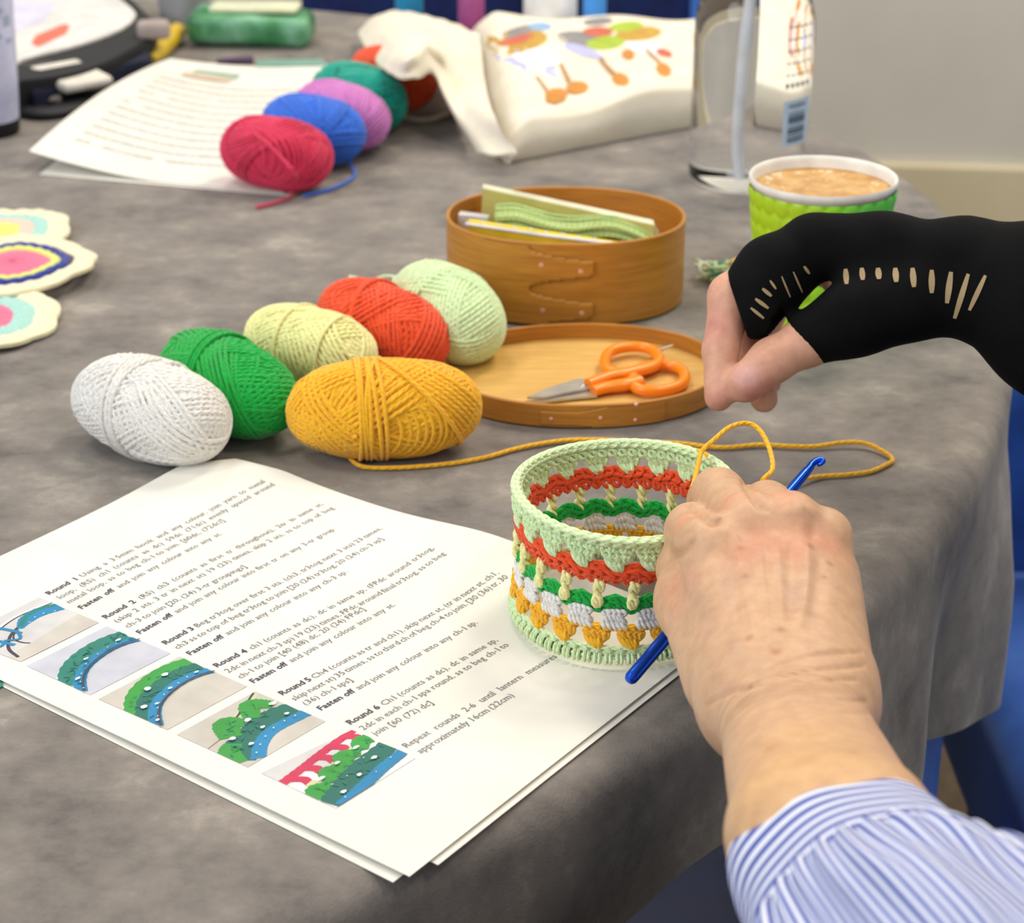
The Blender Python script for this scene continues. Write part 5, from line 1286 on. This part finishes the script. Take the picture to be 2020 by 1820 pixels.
mb=MB(); c=W(78,138,.024); mb.bm(rbox((.030,.026,.006),.002,2),0,TM(c,.5,.1)); mb.build('tag_clip',plain('taupe','b0a596',.5),tg)
# tumbler cut by the left edge of the photo
tc_=W(-24,262,0)[:2]; tu=thing('tumbler','pale lavender tumbler with green leaf print and black foot cut by the left edge','tumbler',(tc_[0],tc_[1],TZ))
mb=MB(); lathe(mb,[(0,.0),(.024,.0),(.0255,.002),(.0262,.012),(0,.012)],(tc_[0],tc_[1],TZ),48); mb.build('foot',blackm,tu,angle=50)
mb=MB(); lathe(mb,[(.0262,.0122),(.0275,.03),(.0300,.075),(.0325,.13),(.033,.150),(.030,.152),(0,.152)],(tc_[0],tc_[1],TZ),48); mb.build('tumbler_wall',plain('lavender_enamel','c9cbe6',.35),tu,angle=50)
mb=MB()
def cp2(x0,x1,z0,z1,c,mb): 
    X=np.linspace(x0,x1,6); V=[]
    for x in X:
        for z in (z0,z1):
            r=np.interp(z,[.0122,.03,.075,.13,.15],[.0262,.0275,.0300,.0325,.033])+.0004; xx=max(-r*.98,min(r*.98,x)); V.append((tc_[0]+xx,tc_[1]-sqrt(r*r-xx*xx),TZ+z))
    mb.quads(V,[[2*i,2*i+2,2*i+3,2*i+1] for i in range(5)],None,c)
rg=np.random.RandomState(4)
for k in range(12): a=rg.uniform(.002,.028); z=rg.uniform(.075,.10); cp2(a,a+.003,z,z+.0035,0,mb)
cp2(.012,.018,.118,.135,1,mb); mb.build('leaf_print',[plain('lp_grey','9fb0c4'),plain('lp_green','a7bf5a')],tu,smooth=False)['kind']='stuff'
# yellow marker, frosted glass, eraser, wipes
mk=thing('highlighter','yellow highlighter pen lying beside the frosted beaker','pen',W(325,90,.0))
mb=MB(); tube(mb,[W(300,118,.010),W(312,103,.010),W(350,62,.010)],[.004,.0085,.0085],14); mb.build('barrel',plain('yellow_plastic','dcb92a',.35),mk)
gw=W(357,66,0)[:2]; gs=thing('beaker','frosted clear beaker at the far edge beside the green pack','beaker',(gw[0],gw[1]+.03,TZ))
fr=Mat('frosted','c9ccd0',.35); fr.set(Alpha=1.); 
mb=MB(); lathe(mb,[(0,.001),(.022,.001),(.024,.004),(.029,.085),(.0275,.085),(.0225,.005),(0,.005)],(gw[0],gw[1]+.03,TZ),40); mb.build('beaker_wall',plain('frosted_plastic','b3b3b4',.4),gs,angle=50)
er=thing('eraser','pinkish grey eraser on the dark case by the beaker','eraser',W(300,58,.012))
mb=MB(); mb.bm(rbox((.030,.022,.016),.005,3),0,TM(W(303,58,.034),.2)); mb.build('eraser_block',plain('eraser_rubber','a99a92',.7),er)
wpk=thing('wipes_pack','green packet of wipes with a pale top at the far side','packet',W(490,60,0))
bm=rbox((.118,.055,.030),.010,4)
for v in bm.verts:
    v.co.z+=.002*sin(v.co.x*90)+.001*sin(v.co.y*120)
    if v.co.z<-.012: v.co.x*=.97; v.co.y*=.95
cw=W(497,52,.016); g_=Mat('green_film','3f8a55',.3); g_.vary(g_.noise(25,3),[(.35,'2f7040'),(.5,'4b9160'),(.65,'7fb894')])
mb=MB(); mb.bm(bm,0,TM(cw,-.06)); mb.build('film_pack',g_.m,wpk)
mb=MB(); mb.bm(rbox((.085,.034,.006),.0025,3),0,TM(cw+np.array([.004,.003,.0175]),-.06)); mb.build('flap',plain('cream_flap','dfe0bb',.4),wpk)
pn=thing('pen','slim purple-black pen lying behind the back pattern sheet','pen',W(470,128,0))
mb=MB(); tube(mb,[W(428,122,.005),W(500,118,.006),W(522,140,.005)][:2],[.003,.0042],12); mb.build('barrel',plain('dark_purple','4b3350',.4),pn)
rl=outline('ruler','sea green ruler lying behind the back pattern sheet','ruler',[(505,118),(640,116),(640,128),(505,130)],.0008,.003,plain('sea_green','7fa798',.4),rnd=0,bev=.0004)
# things standing behind the tote bag
def stand(name,label,cat,px,py,r,h,col,part='bottle_body',rough=.4):
    c=W(px,py,0)[:2]; t=thing(name,label,cat,(c[0],c[1],TZ)); mb=MB(); lathe(mb,[(0,0),(r*.9,0),(r,.004),(r,h*.7),(r*.85,h*.8),(r*.45,h*.88),(r*.45,h),(0,h)],(c[0],c[1],TZ),32); mb.build(part,plain(name+'_'+part,col,rough),t,angle=50); return t
stand('blue_bottle','small cyan bottle behind the mouth of the tote bag','bottle',808,50,.014,.07,'1f8fc0')
stand('thread_spool','magenta and purple spool behind the tote bag','spool',930,62,.013,.05,'b0508f','spool_body')
stand('white_jar','white jar behind the middle of the tote bag','jar',1085,76,.026,.06,'e9e6e2','jar_body')
stand('blue_tube','bright blue tube standing behind the right half of the tote bag','tube',1172,88,.011,.07,'3b8fe0','tube_body')
c9=[o for o in SC.objects if o.name=='navy_chair.001'][0]
mb=MB(); mb.bm(rbox((.030,.012,.42),.004,2),0,TM((.247,2.462,TZ-.09))); mb.build('edge_trim',plain('cornflower_trim','4a7fd6',.6),c9)
# strip of teal folder under the near left corner of the pattern sheets
outline('folder','teal folder whose corner shows under the left edge of the pattern sheets','folder',[(-120,1290),(3,1338),(6,1352),(-30,1372),(-160,1330)],.0001,.0008,plain('teal_card','2f7f6f',.5),rnd=0,bev=0)
